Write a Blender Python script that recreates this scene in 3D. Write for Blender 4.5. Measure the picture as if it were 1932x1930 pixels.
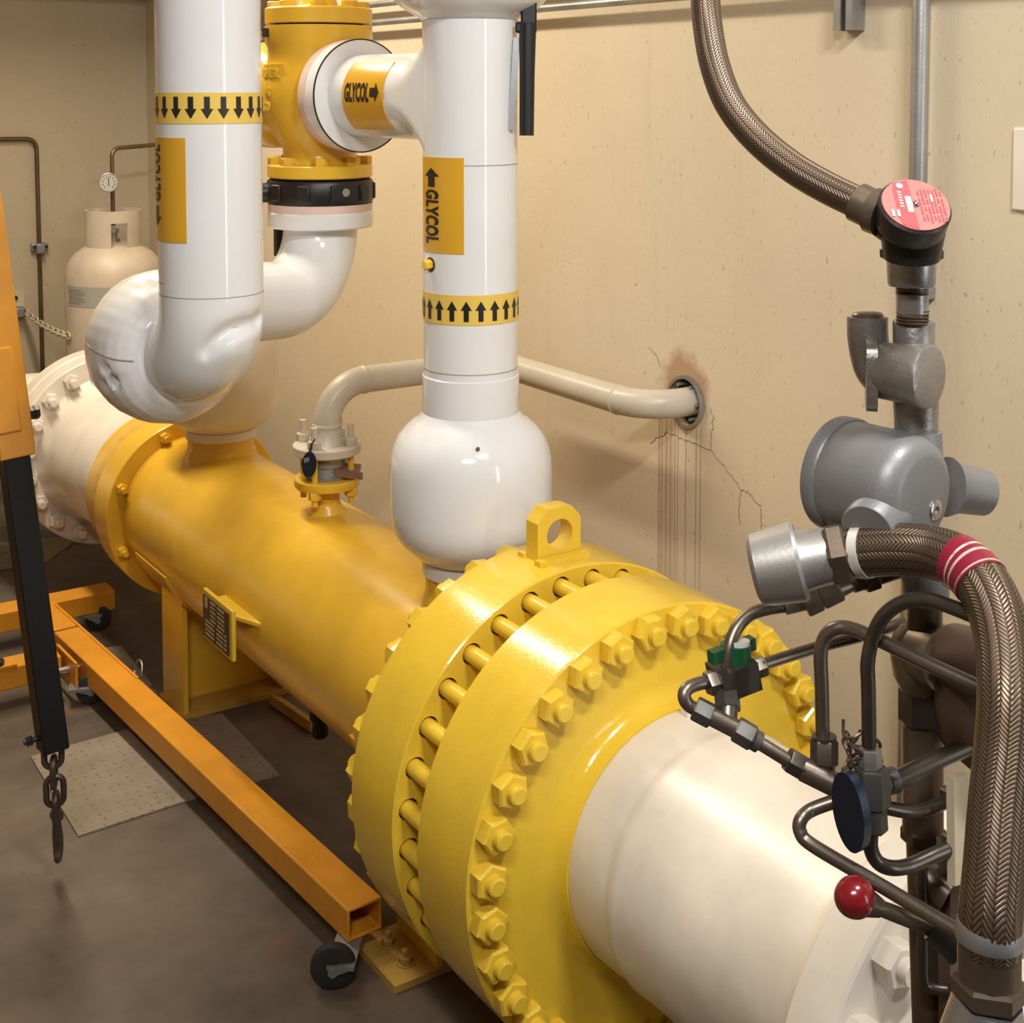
import bpy, bmesh, math, random
from mathutils import Vector, Matrix, noise
random.seed(4)
for o in list(bpy.data.objects): bpy.data.objects.remove(o)
SC = bpy.context.scene
COL = SC.collection
K = 0.3675      # metres in one drawing unit (the radius of the big flange's bolt circle)
FZ = 1.4        # height of the vessel's axis over the floor, in units
R = math.radians
def W(p): return Vector((p[0]*K, p[1]*K, (p[2]+FZ)*K))
# ------------------------------------------------------------------ camera
cam = bpy.data.cameras.new('camera'); co = bpy.data.objects.new('camera', cam); COL.objects.link(co)
cam.sensor_width = 36; cam.sensor_fit = 'HORIZONTAL'; cam.lens = 2605.6/1932*36
cam.shift_x = 0.0; cam.shift_y = (340.3-965)/1932; cam.clip_start = 0.02
YAW, PITCH = 0.5872, 0.0671
fwd = Vector((math.sin(YAW)*math.cos(PITCH), math.cos(YAW)*math.cos(PITCH), -math.sin(PITCH)))
co.rotation_euler = fwd.to_track_quat('-Z', 'Y').to_euler()
co.location = W((-4.113, -4.905, 3.526))
SC.camera = co
# ------------------------------------------------------------------ light and exposure
SC.view_settings.view_transform = 'Standard'; SC.view_settings.look = 'None'
SC.view_settings.gamma = 1; SC.view_settings.exposure = 1.05; SC.view_settings.use_curve_mapping = False
wd = bpy.data.worlds.new('room_air'); SC.world = wd; wd.use_nodes = True
wd.node_tree.nodes['Background'].inputs[0].default_value = (1, .95, .88, 1)
wd.node_tree.nodes['Background'].inputs[1].default_value = 0.05
def area(name, loc, sx, sy, power, col, target=None, rz=0, spread=180):
    l = bpy.data.lights.new(name, 'AREA'); l.shape = 'RECTANGLE'; l.size = sx; l.size_y = sy
    l.energy = power; l.color = col; l.spread = R(spread)
    o = bpy.data.objects.new(name, l); COL.objects.link(o); o.location = W(loc)
    if target is not None: o.rotation_euler = (W(target)-W(loc)).to_track_quat('-Z', 'Y').to_euler()
    else: o.rotation_euler = (0, 0, R(rz))
    return o
area('ceiling_tube_front', (-1.2, -4.3, 6.9), .50, .10, 14, (1, .975, .935), target=(.4, .6, .4), spread=150)
area('ceiling_tube_left', (-4.8, -5.0, 6.7), .8, .14, 10.5, (1, .975, .94), target=(-.8, 1.2, .4), spread=130)
area('ceiling_tube_rear', (-1.25, 6.3, 6.95), .17, 2.3, 39, (1, .88, .68))
area('doorway_daylight', (1.0, -9.5, 2.9), .07, 1.6, 6, (.9, .95, 1), target=(-.6, 2, 2.6))

# ------------------------------------------------------------------ materials
def new_mat(name):
    m = bpy.data.materials.new(name); m.use_nodes = True
    nt = m.node_tree; return m, nt, nt.nodes['Principled BSDF']
def N(nt, typ, **kw):
    n = nt.nodes.new(typ)
    for k, v in kw.items():
        if hasattr(n, k): setattr(n, k, v)
    return n
def math_n(nt, op, a, b=None, c=None):
    n = nt.nodes.new('ShaderNodeMath'); n.operation = op
    for i, v in enumerate((a, b, c)):
        if v is None: continue
        if isinstance(v, (int, float)): n.inputs[i].default_value = v
        else: nt.links.new(v, n.inputs[i])
    return n.outputs[0]
def mixc(nt, fac, a, b):
    n = nt.nodes.new('ShaderNodeMix'); n.data_type = 'RGBA'
    if isinstance(fac, (int, float)): n.inputs[0].default_value = fac
    else: nt.links.new(fac, n.inputs[0])
    for s, v in ((6, a), (7, b)):
        if isinstance(v, tuple): n.inputs[s].default_value = (*v, 1) if len(v) == 3 else v
        else: nt.links.new(v, n.inputs[s])
    return n.outputs[2]
def noise_n(nt, vec, scale, detail=4, rough=.55):
    n = nt.nodes.new('ShaderNodeTexNoise'); n.inputs['Scale'].default_value = scale
    n.inputs['Detail'].default_value = detail; n.inputs['Roughness'].default_value = rough
    nt.links.new(vec, n.inputs['Vector']); return n.outputs['Fac']
def ramp(nt, fac, stops):
    n = nt.nodes.new('ShaderNodeValToRGB'); e = n.color_ramp.elements
    while len(e) < len(stops): e.new(.5)
    for s, (p, c) in zip(e, stops):
        s.position = p; s.color = (c, c, c, 1) if isinstance(c, (int, float)) else (*c, 1)
    nt.links.new(fac, n.inputs[0]); return n.outputs[0]
def pos_out(nt): return nt.nodes.new('ShaderNodeNewGeometry').outputs['Position']
def bump(nt, b, h, strength, dist=.002):
    n = nt.nodes.new('ShaderNodeBump'); n.inputs['Strength'].default_value = strength
    n.inputs['Distance'].default_value = dist; nt.links.new(h, n.inputs['Height'])
    nt.links.new(n.outputs[0], b.inputs['Normal'])
def paint(name, col, rough=.35, metal=0, dirt=0.0, dcol=(.05, .035, .02), mott=.06, bscale=120, bstr=.08, coat=0, spec=.5):
    """painted or bare metal: slight mottling, specks of dirt, orange-peel bump"""
    m, nt, b = new_mat(name); p = pos_out(nt)
    n1 = noise_n(nt, p, 7, 5)
    dark = tuple(c*(1-mott*2.2) for c in col); lite = tuple(min(1, c*(1+mott)) for c in col)
    c = mixc(nt, ramp(nt, n1, [(.3, 0), (.7, 1)]), dark, lite)
    if dirt > 0:
        n2 = noise_n(nt, p, 55, 6, .7)
        c = mixc(nt, math_n(nt, 'MULTIPLY', ramp(nt, n2, [(.62, 0), (.72, 1)]), dirt), c, dcol)
    nt.links.new(c, b.inputs['Base Color'])
    b.inputs['Metallic'].default_value = metal; b.inputs['Specular IOR Level'].default_value = spec
    rr_ = math_n(nt, 'MULTIPLY_ADD', n1, .16, rough-.08); nt.links.new(rr_, b.inputs['Roughness'])
    b.inputs['Coat Weight'].default_value = coat; b.inputs['Coat Roughness'].default_value = .12
    if bstr: bump(nt, b, noise_n(nt, p, bscale, 3), bstr)
    return m
M = {}
M['yellow'] = paint('yellow_enamel', (.78, .53, .045), .16, dirt=.22, dcol=(.25, .13, .02), mott=.05, bstr=.16, bscale=150)
M['yellow_old'] = paint('ochre_enamel', (.78, .47, .040), .24, dirt=.15, dcol=(.16, .08, .02), mott=.05, bstr=.10)
M['yellow_worn'] = paint('worn_yellow', (.50, .31, .06), .6, dirt=.8, dcol=(.16, .09, .04), mott=.14, bscale=90, bstr=.35)
M['gasket'] = paint('dark_gap', (.02, .012, .006), .8)
M['white_pipe'] = paint('white_pipe_paint', (.78, .72, .63), .32, dirt=.22, dcol=(.42, .34, .24), mott=.06, bstr=.22, bscale=34)
M['white_jacket'] = paint('white_jacket', (.74, .75, .765), .13, dirt=.05, dcol=(.5, .45, .4), mott=.015, bstr=.03, bscale=14)
M['white_dull'] = paint('dull_white_jacket', (.74, .74, .745), .28, dirt=.08, dcol=(.5, .45, .4), mott=.02, bstr=.03, bscale=14)
M['cream_pipe'] = paint('grey_cream_paint', (.56, .50, .41), .38, dirt=.12, dcol=(.25, .2, .15), mott=.05)
M['pink_white'] = paint('pinkish_white', (.72, .55, .50), .4, dirt=.3, dcol=(.5, .3, .25), mott=.06)
M['seam'] = paint('seam_grey', (.34, .32, .30), .6, bstr=0)  # plain grey for the sheet joints of the jackets
M['label'] = paint('orange_label', (.66, .36, .022), .30, mott=.03, bstr=.02)
M['band'] = paint('yellow_band', (.76, .53, .10), .35, mott=.02, bstr=.02)
M['ink'] = paint('black_ink', (.012, .011, .011), .4, bstr=0)
M['black'] = paint('black_coating', (.008, .008, .009), .42, mott=.1, bstr=.1)
M['black_tube'] = paint('black_tube_paint', (.006, .0065, .007), .5, spec=.3, dirt=.10, dcol=(.08, .08, .08), mott=.1)
M['orange'] = paint('orange_enamel', (.70, .30, .02), .42, dirt=.38, dcol=(.12, .05, .02), mott=.07, bstr=.12)
M['rubber'] = paint('black_rubber', (.02, .019, .018), .7, dirt=.2, dcol=(.1, .08, .06))
M['zinc'] = paint('zinc_steel', (.36, .37, .38), .45, metal=.7, dirt=.2, mott=.1)
M['chain'] = paint('dark_chain_steel', (.13, .115, .10), .42, metal=.8, dirt=.25, mott=.12)
M['tank'] = paint('faded_tank_paint', (.56, .47, .37), .42, dirt=.35, dcol=(.22, .12, .07), mott=.07)
M['copper_dark'] = paint('dull_copper', (.16, .10, .05), .4, metal=.7, mott=.1)
M['sticker'] = paint('grey_sticker', (.36, .34, .30), .5, mott=.1)
M['print'] = paint('grey_print', (.20, .19, .18), .5)
M['plate_black'] = paint('black_plate', (.035, .025, .02), .4)
M['plate_line'] = paint('plate_print', (.42, .33, .20), .4)
M['galv'] = paint('galvanised_steel', (.42, .42, .42), .36, metal=.75, dirt=.3, dcol=(.10, .09, .08), mott=.14, bscale=200, bstr=.12)
M['cast'] = paint('cast_steel', (.30, .28, .26), .38, metal=.7, dirt=.35, dcol=(.07, .06, .05), mott=.2, bscale=220, bstr=.3)
M['silver_cast'] = paint('silver_casting', (.42, .41, .39), .42, metal=.7, dirt=.12, mott=.1, bscale=320, bstr=.08)
M['grey_paint'] = paint('grey_box_paint', (.19, .19, .195), .42, metal=.25, dirt=.08, mott=.05, bscale=240, bstr=.12)
M['dark_steel'] = paint('blackened_steel', (.03, .028, .027), .38, metal=.4, dirt=.1, mott=.1)
M['black_fitting'] = paint('black_fitting', (.022, .021, .021), .36, mott=.1, bscale=240, bstr=.12)
M['brown_steel'] = paint('brown_steel', (.15, .115, .085), .36, metal=.65, dirt=.3, dcol=(.04, .03, .02), mott=.16)
M['brown_paint'] = paint('brown_primer', (.10, .060, .040), .5, dirt=.2, mott=.1)
M['brass'] = paint('dull_bronze', (.20, .15, .10), .4, metal=.6, dirt=.35, dcol=(.05, .035, .02), mott=.2)
M['rust'] = paint('rusty_thread', (.10, .055, .032), .6, metal=.4, mott=.2)
M['chrome'] = paint('bright_metal', (.62, .61, .60), .22, metal=1)
M['nickel'] = paint('dull_nickel', (.36, .33, .28), .38, metal=.55, dirt=.15, mott=.12)
M['tube_steel'] = paint('steel_tube', (.22, .185, .15), .36, metal=.85, dirt=.12, mott=.14)
M['tube_dark'] = paint('dark_steel_tube', (.12, .105, .09), .32, metal=.85, dirt=.1, mott=.12)
M['nut_steel'] = paint('steel_nut', (.11, .105, .10), .46, metal=.6, mott=.1)
M['nut_dark'] = paint('brown_steel_nut', (.10, .085, .072), .42, metal=.7, mott=.12)
M['green'] = paint('green_plastic', (.008, .09, .035), .4)
M['navy'] = paint('navy_vinyl', (.006, .012, .032), .33)
M['white_plastic'] = paint('white_plastic', (.66, .66, .62), .4)
M['red_plastic'] = paint('red_plastic', (.20, .008, .014), .22, coat=.4, mott=.03, bstr=.02)
M['cream'] = paint('cream_strip', (.56, .48, .34), .5)
M['label_pink'] = paint('pink_label', (.52, .12, .105), .5, spec=.3, mott=.05)
M['label_red'] = paint('red_label_band', (.42, .04, .05), .5, spec=.3)
M['label_white'] = paint('pale_label_print', (.86, .68, .54), .35)
M['white_tape'] = paint('white_tape', (.55, .53, .49), .5, mott=.12)
M['plate_white'] = paint('white_cover', (.80, .72, .60), .4)
M['blue_tag'] = paint('dark_tag', (.012, .018, .03), .3)
M['pink_tag'] = paint('faded_red_tag', (.25, .13, .10), .5)
M['wire_green'] = paint('blue_valve_paint', (.02, .06, .14), .4)
M['dial'] = paint('dial_face', (.42, .41, .38), .4)

def braid_mat():
    m, nt, b = new_mat('bronze_braid')
    uv = nt.nodes.new('ShaderNodeTexCoord').outputs['UV']
    s = nt.nodes.new('ShaderNodeSeparateXYZ'); nt.links.new(uv, s.inputs[0])
    U = math_n(nt, 'MULTIPLY', s.outputs[0], 18)
    fu = math_n(nt, 'FRACT', U); par = math_n(nt, 'MODULO', math_n(nt, 'FLOOR', U), 2)
    sg = math_n(nt, 'MULTIPLY_ADD', par, 2, -1)
    sl = math_n(nt, 'MULTIPLY', math_n(nt, 'SUBTRACT', fu, .5), math_n(nt, 'MULTIPLY', sg, 1.9))
    t = math_n(nt, 'FRACT', math_n(nt, 'ADD', math_n(nt, 'MULTIPLY', s.outputs[1], 112), sl))
    h = math_n(nt, 'PINGPONG', t, .5)
    e = math_n(nt, 'PINGPONG', fu, .5)
    hh = math_n(nt, 'MULTIPLY', ramp(nt, h, [(.03, 0), (.3, 1)]), ramp(nt, e, [(.0, .35), (.2, 1)]))
    p = pos_out(nt)
    c = mixc(nt, hh, (.045, .031, .021), (.19, .135, .095))
    c = mixc(nt, ramp(nt, noise_n(nt, p, 18, 4), [(.4, 0), (.7, .5)]), c, (.13, .092, .064))
    nt.links.new(c, b.inputs['Base Color']); b.inputs['Metallic'].default_value = .75
    b.inputs['Roughness'].default_value = .38
    bump(nt, b, hh, .38, .0015)
    return m
M['crackline'] = paint('crack_line', (.30, .22, .14), .8)
M['braid'] = braid_mat()
def red_tag():
    m, nt, b = new_mat('red_sleeve')
    uv = nt.nodes.new('ShaderNodeTexCoord').outputs['UV']
    s = nt.nodes.new('ShaderNodeSeparateXYZ'); nt.links.new(uv, s.inputs[0])
    f = math_n(nt, 'FRACT', math_n(nt, 'MULTIPLY', s.outputs[1], 1.0))
    st = ramp(nt, f, [(.0, 0), (.30, 0), (.31, 1), (.37, 1), (.38, 0), (.50, 0), (.51, .8), (.58, .8), (.59, 0), (.88, 0), (.89, .8), (.93, .8), (.94, 0)])
    nz = noise_n(nt, pos_out(nt), 160, 2)
    st = math_n(nt, 'MULTIPLY', st, ramp(nt, nz, [(.35, .5), (.5, 1)]))
    c = mixc(nt, st, (.22, .012, .03), (.62, .50, .46))
    nt.links.new(c, b.inputs['Base Color']); b.inputs['Roughness'].default_value = .3
    return m
M['red_tag'] = red_tag()
DRIPS = [2.104, 2.074, 2.028, 1.985, 1.938, 1.910, 1.831, 1.732, 1.691]
def wall_mat(name, base, marks=False):
    m, nt, b = new_mat(name); p = pos_out(nt)
    n1 = noise_n(nt, p, 1.6, 5); n2 = noise_n(nt, p, 26, 6, .7)
    c = mixc(nt, ramp(nt, n1, [(.3, 0), (.7, 1)]), tuple(x*.94 for x in base), tuple(x*1.04 for x in base))
    # small dark pits in the plaster, drawn out vertically
    mp = nt.nodes.new('ShaderNodeMapping'); nt.links.new(p, mp.inputs[0]); mp.inputs['Scale'].default_value = (1, 1, .45)
    n3 = noise_n(nt, mp.outputs[0], 85, 3, .6)
    c = mixc(nt, ramp(nt, n3, [(.655, 0), (.70, .55)]), c, tuple(x*.42 for x in base))
    mp2 = nt.nodes.new('ShaderNodeMapping'); nt.links.new(p, mp2.inputs[0]); mp2.inputs['Scale'].default_value = (1, 1, .06)
    n4 = noise_n(nt, mp2.outputs[0], 9, 4, .6)
    c = mixc(nt, ramp(nt, n4, [(.6, 0), (.8, .18)]), c, tuple(x*.55 for x in base))
    if marks:
        s = nt.nodes.new('ShaderNodeSeparateXYZ'); nt.links.new(p, s.inputs[0])
        yj = math_n(nt, 'MULTIPLY_ADD', math_n(nt, 'SUBTRACT', noise_n(nt, mp2.outputs[0], 30, 2), .5), .006, s.outputs[1])
        y0, y1 = 1.6*K, 2.2*K
        t = math_n(nt, 'DIVIDE', math_n(nt, 'SUBTRACT', yj, y0), y1-y0)
        st = []
        for d in sorted(DRIPS):
            q = (d*K-y0)/(y1-y0); w = .016
            st += [(q-w, 0), (q, 1), (q+w, 0)]
        dr = ramp(nt, t, st)
        zu = math_n(nt, 'SUBTRACT', math_n(nt, 'DIVIDE', s.outputs[2], K), FZ)
        zm = ramp(nt, math_n(nt, 'DIVIDE', zu, 2.0), [(.08, .35), (.2, .75), (.58, .9), (.665, .9), (.68, 0)])
        c = mixc(nt, math_n(nt, 'MULTIPLY', math_n(nt, 'MULTIPLY', dr, zm), .62), c, (.17, .08, .035))
        # broad brown wash behind the drips on the left side
        wash = ramp(nt, t, [(.55, 0), (.62, 1), (.84, 1), (.88, 0)])
        c = mixc(nt, math_n(nt, 'MULTIPLY', math_n(nt, 'MULTIPLY', wash, zm), .28), c, (.26, .14, .07))
        # rust halo round the sleeve
        d = nt.nodes.new('ShaderNodeVectorMath'); d.operation = 'DISTANCE'
        nt.links.new(p, d.inputs[0]); d.inputs[1].default_value = W((1.73, 1.86, 1.58))
        dd = math_n(nt, 'ADD', math_n(nt, 'DIVIDE', d.outputs['Value'], K), math_n(nt, 'MULTIPLY', math_n(nt, 'SUBTRACT', noise_n(nt, p, 22, 4), .5), .22))
        c = mixc(nt, ramp(nt, dd, [(.17, .75), (.27, 0)]), c, (.36, .19, .09))
        # vertical shutter-joint stains above the sleeve
        t2 = math_n(nt, 'DIVIDE', math_n(nt, 'SUBTRACT', yj, 1.1*K), 1.6*K)
        st2 = []
        for yy, a in ((1.18, .3), (1.385, .25), (1.964, .7), (2.038, .8), (2.495, .25), (2.612, .5)):
            q = (yy-1.1)/1.6; st2 += [(q-.008, 0), (q, a), (q+.008, 0)]
        vm = ramp(nt, math_n(nt, 'DIVIDE', zu, 5.0), [(.36, .9), (.45, .7), (.8, .45), (.9, .5)])
        br = ramp(nt, noise_n(nt, p, 9, 5), [(.42, 0), (.62, 1)])
        c = mixc(nt, math_n(nt, 'MULTIPLY', math_n(nt, 'MULTIPLY', ramp(nt, t2, st2), vm), math_n(nt, 'MULTIPLY', br, .26)), c, (.24, .15, .085))
    nt.links.new(c, b.inputs['Base Color']); b.inputs['Roughness'].default_value = .62
    b.inputs['Specular IOR Level'].default_value = .3
    h = math_n(nt, 'ADD', math_n(nt, 'MULTIPLY', n2, .6), math_n(nt, 'MULTIPLY', n3, -.8))
    bump(nt, b, h, .22, .004)
    return m
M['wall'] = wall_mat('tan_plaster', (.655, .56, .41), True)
M['wall_dimmed'] = wall_mat('tan_plaster_dimmed', (.50, .415, .295))  # same tan plaster, the back wall's weaker light put into its colour
def floor_mat():
    m, nt, b = new_mat('stained_concrete'); p = pos_out(nt)
    n1 = noise_n(nt, p, 2.2, 6, .6); n2 = noise_n(nt, p, 11, 6, .65); n3 = noise_n(nt, p, 4.5, 3, .5); n4 = noise_n(nt, p, 38, 3)
    c = mixc(nt, ramp(nt, n1, [(.32, 0), (.66, 1)]), (.050, .036, .024), (.15, .117, .086))
    c = mixc(nt, ramp(nt, n2, [(.45, 0), (.75, .5)]), c, (.12, .09, .062))
    c = mixc(nt, ramp(nt, n3, [(.60, 0), (.70, .6)]), c, (.15, .07, .04))
    c = mixc(nt, ramp(nt, n4, [(.70, 0), (.74, .8)]), c, (.07, .04, .025))
    nt.links.new(c, b.inputs['Base Color'])
    nt.links.new(ramp(nt, n2, [(.3, .55), (.7, .75)]), b.inputs['Roughness'])
    bump(nt, b, n2, .15, .003); return m
M['floor'] = floor_mat()
def mat_mat():
    m, nt, b = new_mat('absorbent_pad'); p = pos_out(nt)
    v = nt.nodes.new('ShaderNodeTexVoronoi'); v.inputs['Scale'].default_value = 34; v.inputs['Randomness'].default_value = .35
    nt.links.new(p, v.inputs['Vector'])
    c = mixc(nt, ramp(nt, noise_n(nt, p, 6, 4), [(.35, 0), (.7, 1)]), (.20, .165, .12), (.27, .225, .17))
    c = mixc(nt, ramp(nt, v.outputs['Distance'], [(.10, .75), (.2, 0)]), c, (.12, .09, .06))
    c = mixc(nt, ramp(nt, noise_n(nt, p, 14, 3), [(.66, 0), (.74, .7)]), c, (.08, .05, .035))
    nt.links.new(c, b.inputs['Base Color']); b.inputs['Roughness'].default_value = .9
    bump(nt, b, v.outputs['Distance'], .3, .002); return m
M['pad'] = mat_mat()
# ------------------------------------------------------------------ mesh helpers (all input in units, u)
def frame(ax, hint=None):
    a = Vector(ax).normalized()
    h = Vector(hint) if hint is not None else (Vector((0, 0, 1)) if abs(a.z) < .9 else Vector((0, 1, 0)))
    x = (h - a*h.dot(a)).normalized(); return x, a.cross(x), a
class MB:
    def __init__(s): s.bm = bmesh.new(); s.uv = s.bm.loops.layers.uv.new('UVMap')
    def lathe(s, o, ax, prof, seg=48, hint=None, caps=True, ph=0):
        o = Vector(o); x, y, a = frame(ax, hint); rings = []
        for t, r in prof:
            if r < 1e-6: rings.append([s.bm.verts.new(o+a*t)]); continue
            rings.append([s.bm.verts.new(o+a*t+(x*math.cos(ph+2*math.pi*i/seg)+y*math.sin(ph+2*math.pi*i/seg))*r) for i in range(seg)])
        for A, B in zip(rings, rings[1:]):
            for i in range(seg):
                j = (i+1) % seg
                f = [A[i % len(A)], A[j % len(A)], B[j % len(B)], B[i % len(B)]]
                g = []
                for v in f:
                    if v not in g: g.append(v)
                if len(g) > 2:
                    try: s.bm.faces.new(g)
                    except ValueError: pass
        if caps:
            if len(rings[0]) > 2: s.bm.faces.new(rings[0][::-1])
            if len(rings[-1]) > 2: s.bm.faces.new(rings[-1])
        return s
    def cyl(s, a, b, r0, r1=None, seg=32):
        a, b = Vector(a), Vector(b); L = (b-a).length
        return s.lathe(a, b-a, [(0, r0), (L, r0 if r1 is None else r1)], seg)
    def hexn(s, a, b, r, hint=None, ph=0):
        a, b = Vector(a), Vector(b); L = (b-a).length; c = min(.18*L, .14*r)
        return s.lathe(a, b-a, [(0, r*.93), (c, r), (L-c, r), (L, r*.88)], 6, hint, True, ph)
    def tube(s, pts, r, seg=16, caps=True, v0=0, vs=1):
        P = [Vector(p) for p in pts]; n = len(P); rings = []; L = 0
        rad = r if isinstance(r, (list, tuple)) else [r]*n
        T = [(P[min(i+1, n-1)]-P[max(i-1, 0)]).normalized() for i in range(n)]
        x = frame(T[0])[0]
        for i in range(n):
            x = (x-T[i]*x.dot(T[i])).normalized(); y = T[i].cross(x)
            if i: L += (P[i]-P[i-1]).length
            rings.append(([s.bm.verts.new(P[i]+(x*math.cos(2*math.pi*k/seg)+y*math.sin(2*math.pi*k/seg))*rad[i]) for k in range(seg)], v0+L*vs))
        for (A, la), (B, lb) in zip(rings, rings[1:]):
            for k in range(seg):
                j = (k+1) % seg; f = s.bm.faces.new((A[k], A[j], B[j], B[k]))
                for lp, uv in zip(f.loops, ((k/seg, la), ((k+1)/seg, la), ((k+1)/seg, lb), (k/seg, lb))): lp[s.uv].uv = uv
        if caps: s.bm.faces.new(rings[0][0][::-1]); s.bm.faces.new(rings[-1][0])
        return s
    def box(s, c, size, X=(1, 0, 0), Y=(0, 1, 0), Z=(0, 0, 1)):
        c = Vector(c); X, Y, Z = (Vector(q)*(k/2) for q, k in zip((X, Y, Z), size))
        v = [s.bm.verts.new(c+X*i+Y*j+Z*k) for i in (-1, 1) for j in (-1, 1) for k in (-1, 1)]
        for q in ((0, 1, 3, 2), (4, 6, 7, 5), (0, 4, 5, 1), (2, 3, 7, 6), (0, 2, 6, 4), (1, 5, 7, 3)): s.bm.faces.new([v[i] for i in q])
        return s
    def prism(s, poly, d):
        """extrude a closed 3-D polygon by vector d"""
        A = [s.bm.verts.new(Vector(p)) for p in poly]; B = [s.bm.verts.new(Vector(p)+Vector(d)) for p in poly]
        s.bm.faces.new(A[::-1]); s.bm.faces.new(B)
        for i in range(len(A)):
            j = (i+1) % len(A); s.bm.faces.new((A[i], A[j], B[j], B[i]))
        return s
    def ball(s, c, r, sq=(1, 1, 1), seg=28, rings=16):
        return s.ball_(c, r, sq, seg, rings)
    def ball_(s, c, r, sq, seg, rings):
        c = Vector(c); g = bmesh.ops.create_uvsphere(s.bm, u_segments=seg, v_segments=rings, radius=1)
        for v in g['verts']: v.co = Vector((v.co.x*sq[0], v.co.y*sq[1], v.co.z*sq[2]))*r+c
        return s
    def patch(s, fn, a0, a1, t0, t1, na=24, nt=8, r0=.001, r1=.004):
        """thin curved slab: fn(angle, t, extra radius) -> point"""
        def grid(r): return [[s.bm.verts.new(fn(a0+(a1-a0)*i/na, t0+(t1-t0)*j/nt, r)) for j in range(nt+1)] for i in range(na+1)]
        O, I = grid(r1), grid(r0)
        for i in range(na):
            for j in range(nt):
                s.bm.faces.new((O[i][j], O[i+1][j], O[i+1][j+1], O[i][j+1])); s.bm.faces.new((I[i][j], I[i][j+1], I[i+1][j+1], I[i+1][j]))
        for j in range(nt):
            s.bm.faces.new((O[0][j], O[0][j+1], I[0][j+1], I[0][j])); s.bm.faces.new((O[na][j+1], O[na][j], I[na][j], I[na][j+1]))
        for i in range(na):
            s.bm.faces.new((O[i+1][0], O[i][0], I[i][0], I[i+1][0])); s.bm.faces.new((O[i][nt], O[i+1][nt], I[i+1][nt], I[i][nt]))
        return s
    def dent(s, c, r, d):
        c, d = Vector(c), Vector(d)
        for v in s.bm.verts:
            q = (v.co-c).length/r
            if q < 3: v.co += d*math.exp(-q*q*2)
        return s
    def build(s, name, mat, parent=None, smooth=32, bevel=0, origin=None, scale_in=True):
        bmesh.ops.recalc_face_normals(s.bm, faces=s.bm.faces)
        vs = [W(v.co) for v in s.bm.verts]
        mn = Vector((min(v.x for v in vs), min(v.y for v in vs), min(v.z for v in vs)))
        mx = Vector((max(v.x for v in vs), max(v.y for v in vs), max(v.z for v in vs)))
        o = W(origin) if origin is not None else Vector(((mn.x+mx.x)/2, (mn.y+mx.y)/2, mn.z if parent is None else (mn.z+mx.z)/2))
        for v, w in zip(s.bm.verts, vs): v.co = w-o
        me = bpy.data.meshes.new(name); s.bm.to_mesh(me); s.bm.free()
        me.materials.append(M[mat] if isinstance(mat, str) else mat)
        if smooth:
            me.shade_smooth(); me.set_sharp_from_angle(angle=R(smooth))
        ob = bpy.data.objects.new(name, me); COL.objects.link(ob)
        if bevel:
            md = ob.modifiers.new('edge', 'BEVEL'); md.width = bevel*K; md.segments = 2; md.limit_method = 'ANGLE'; md.angle_limit = R(40)
        place(ob, o, parent); return ob
WORLD = {}
def place(ob, o, parent):
    WORLD[ob.name] = o.copy()
    if parent is not None: ob.parent = parent; ob.location = o-WORLD[parent.name]
    else: ob.location = o
def tag(o, label=None, cat=None, group=None, kind=None):
    for k, v in (('label', label), ('category', cat), ('group', group), ('kind', kind)):
        if v: o[k] = v
    return o
def thing(name, loc, label, cat, group=None):
    o = bpy.data.objects.new(name, None); COL.objects.link(o); o.empty_display_size = .05
    place(o, W(loc), None); return tag(o, label, cat, group)
def copy_part(o, parent, delta=Vector((0, 0, 0))):
    c = o.copy(); COL.objects.link(c); c.parent = parent
    return c
def fillet(pts, rad, n=7):
    P = [Vector(p) for p in pts]; out = [P[0]]
    for i in range(1, len(P)-1):
        a, b = (P[i-1]-P[i]), (P[i+1]-P[i]); ua, ub = a.normalized(), b.normalized()
        th = ua.angle(ub); r = rad[i-1] if isinstance(rad, (list, tuple)) else rad
        t = min(r/math.tan(th/2), a.length*.99, b.length*.99); r = t*math.tan(th/2)
        cdir = (ua+ub).normalized(); c = P[i]+cdir*(r/math.sin(th/2))
        s0, s1 = P[i]+ua*t-c, P[i]+ub*t-c
        tot = s0.angle(s1); axs = s0.cross(s1).normalized()
        for k in range(n+1): out.append(c+Matrix.Rotation(tot*k/n, 3, axs) @ s0)
    out.append(P[-1]); return out
def smooth_path(pts, n=6):
    P = [Vector(p) for p in pts]; out = []
    for i in range(len(P)-1):
        p0, p1, p2, p3 = P[max(i-1, 0)], P[i], P[i+1], P[min(i+2, len(P)-1)]
        for k in range(n):
            t = k/n; out.append(.5*((2*p1)+(p2-p0)*t+(2*p0-5*p1+4*p2-p3)*t*t+(3*p1-p0-3*p2+p3)*t**3))
    out.append(P[-1]); return out
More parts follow.
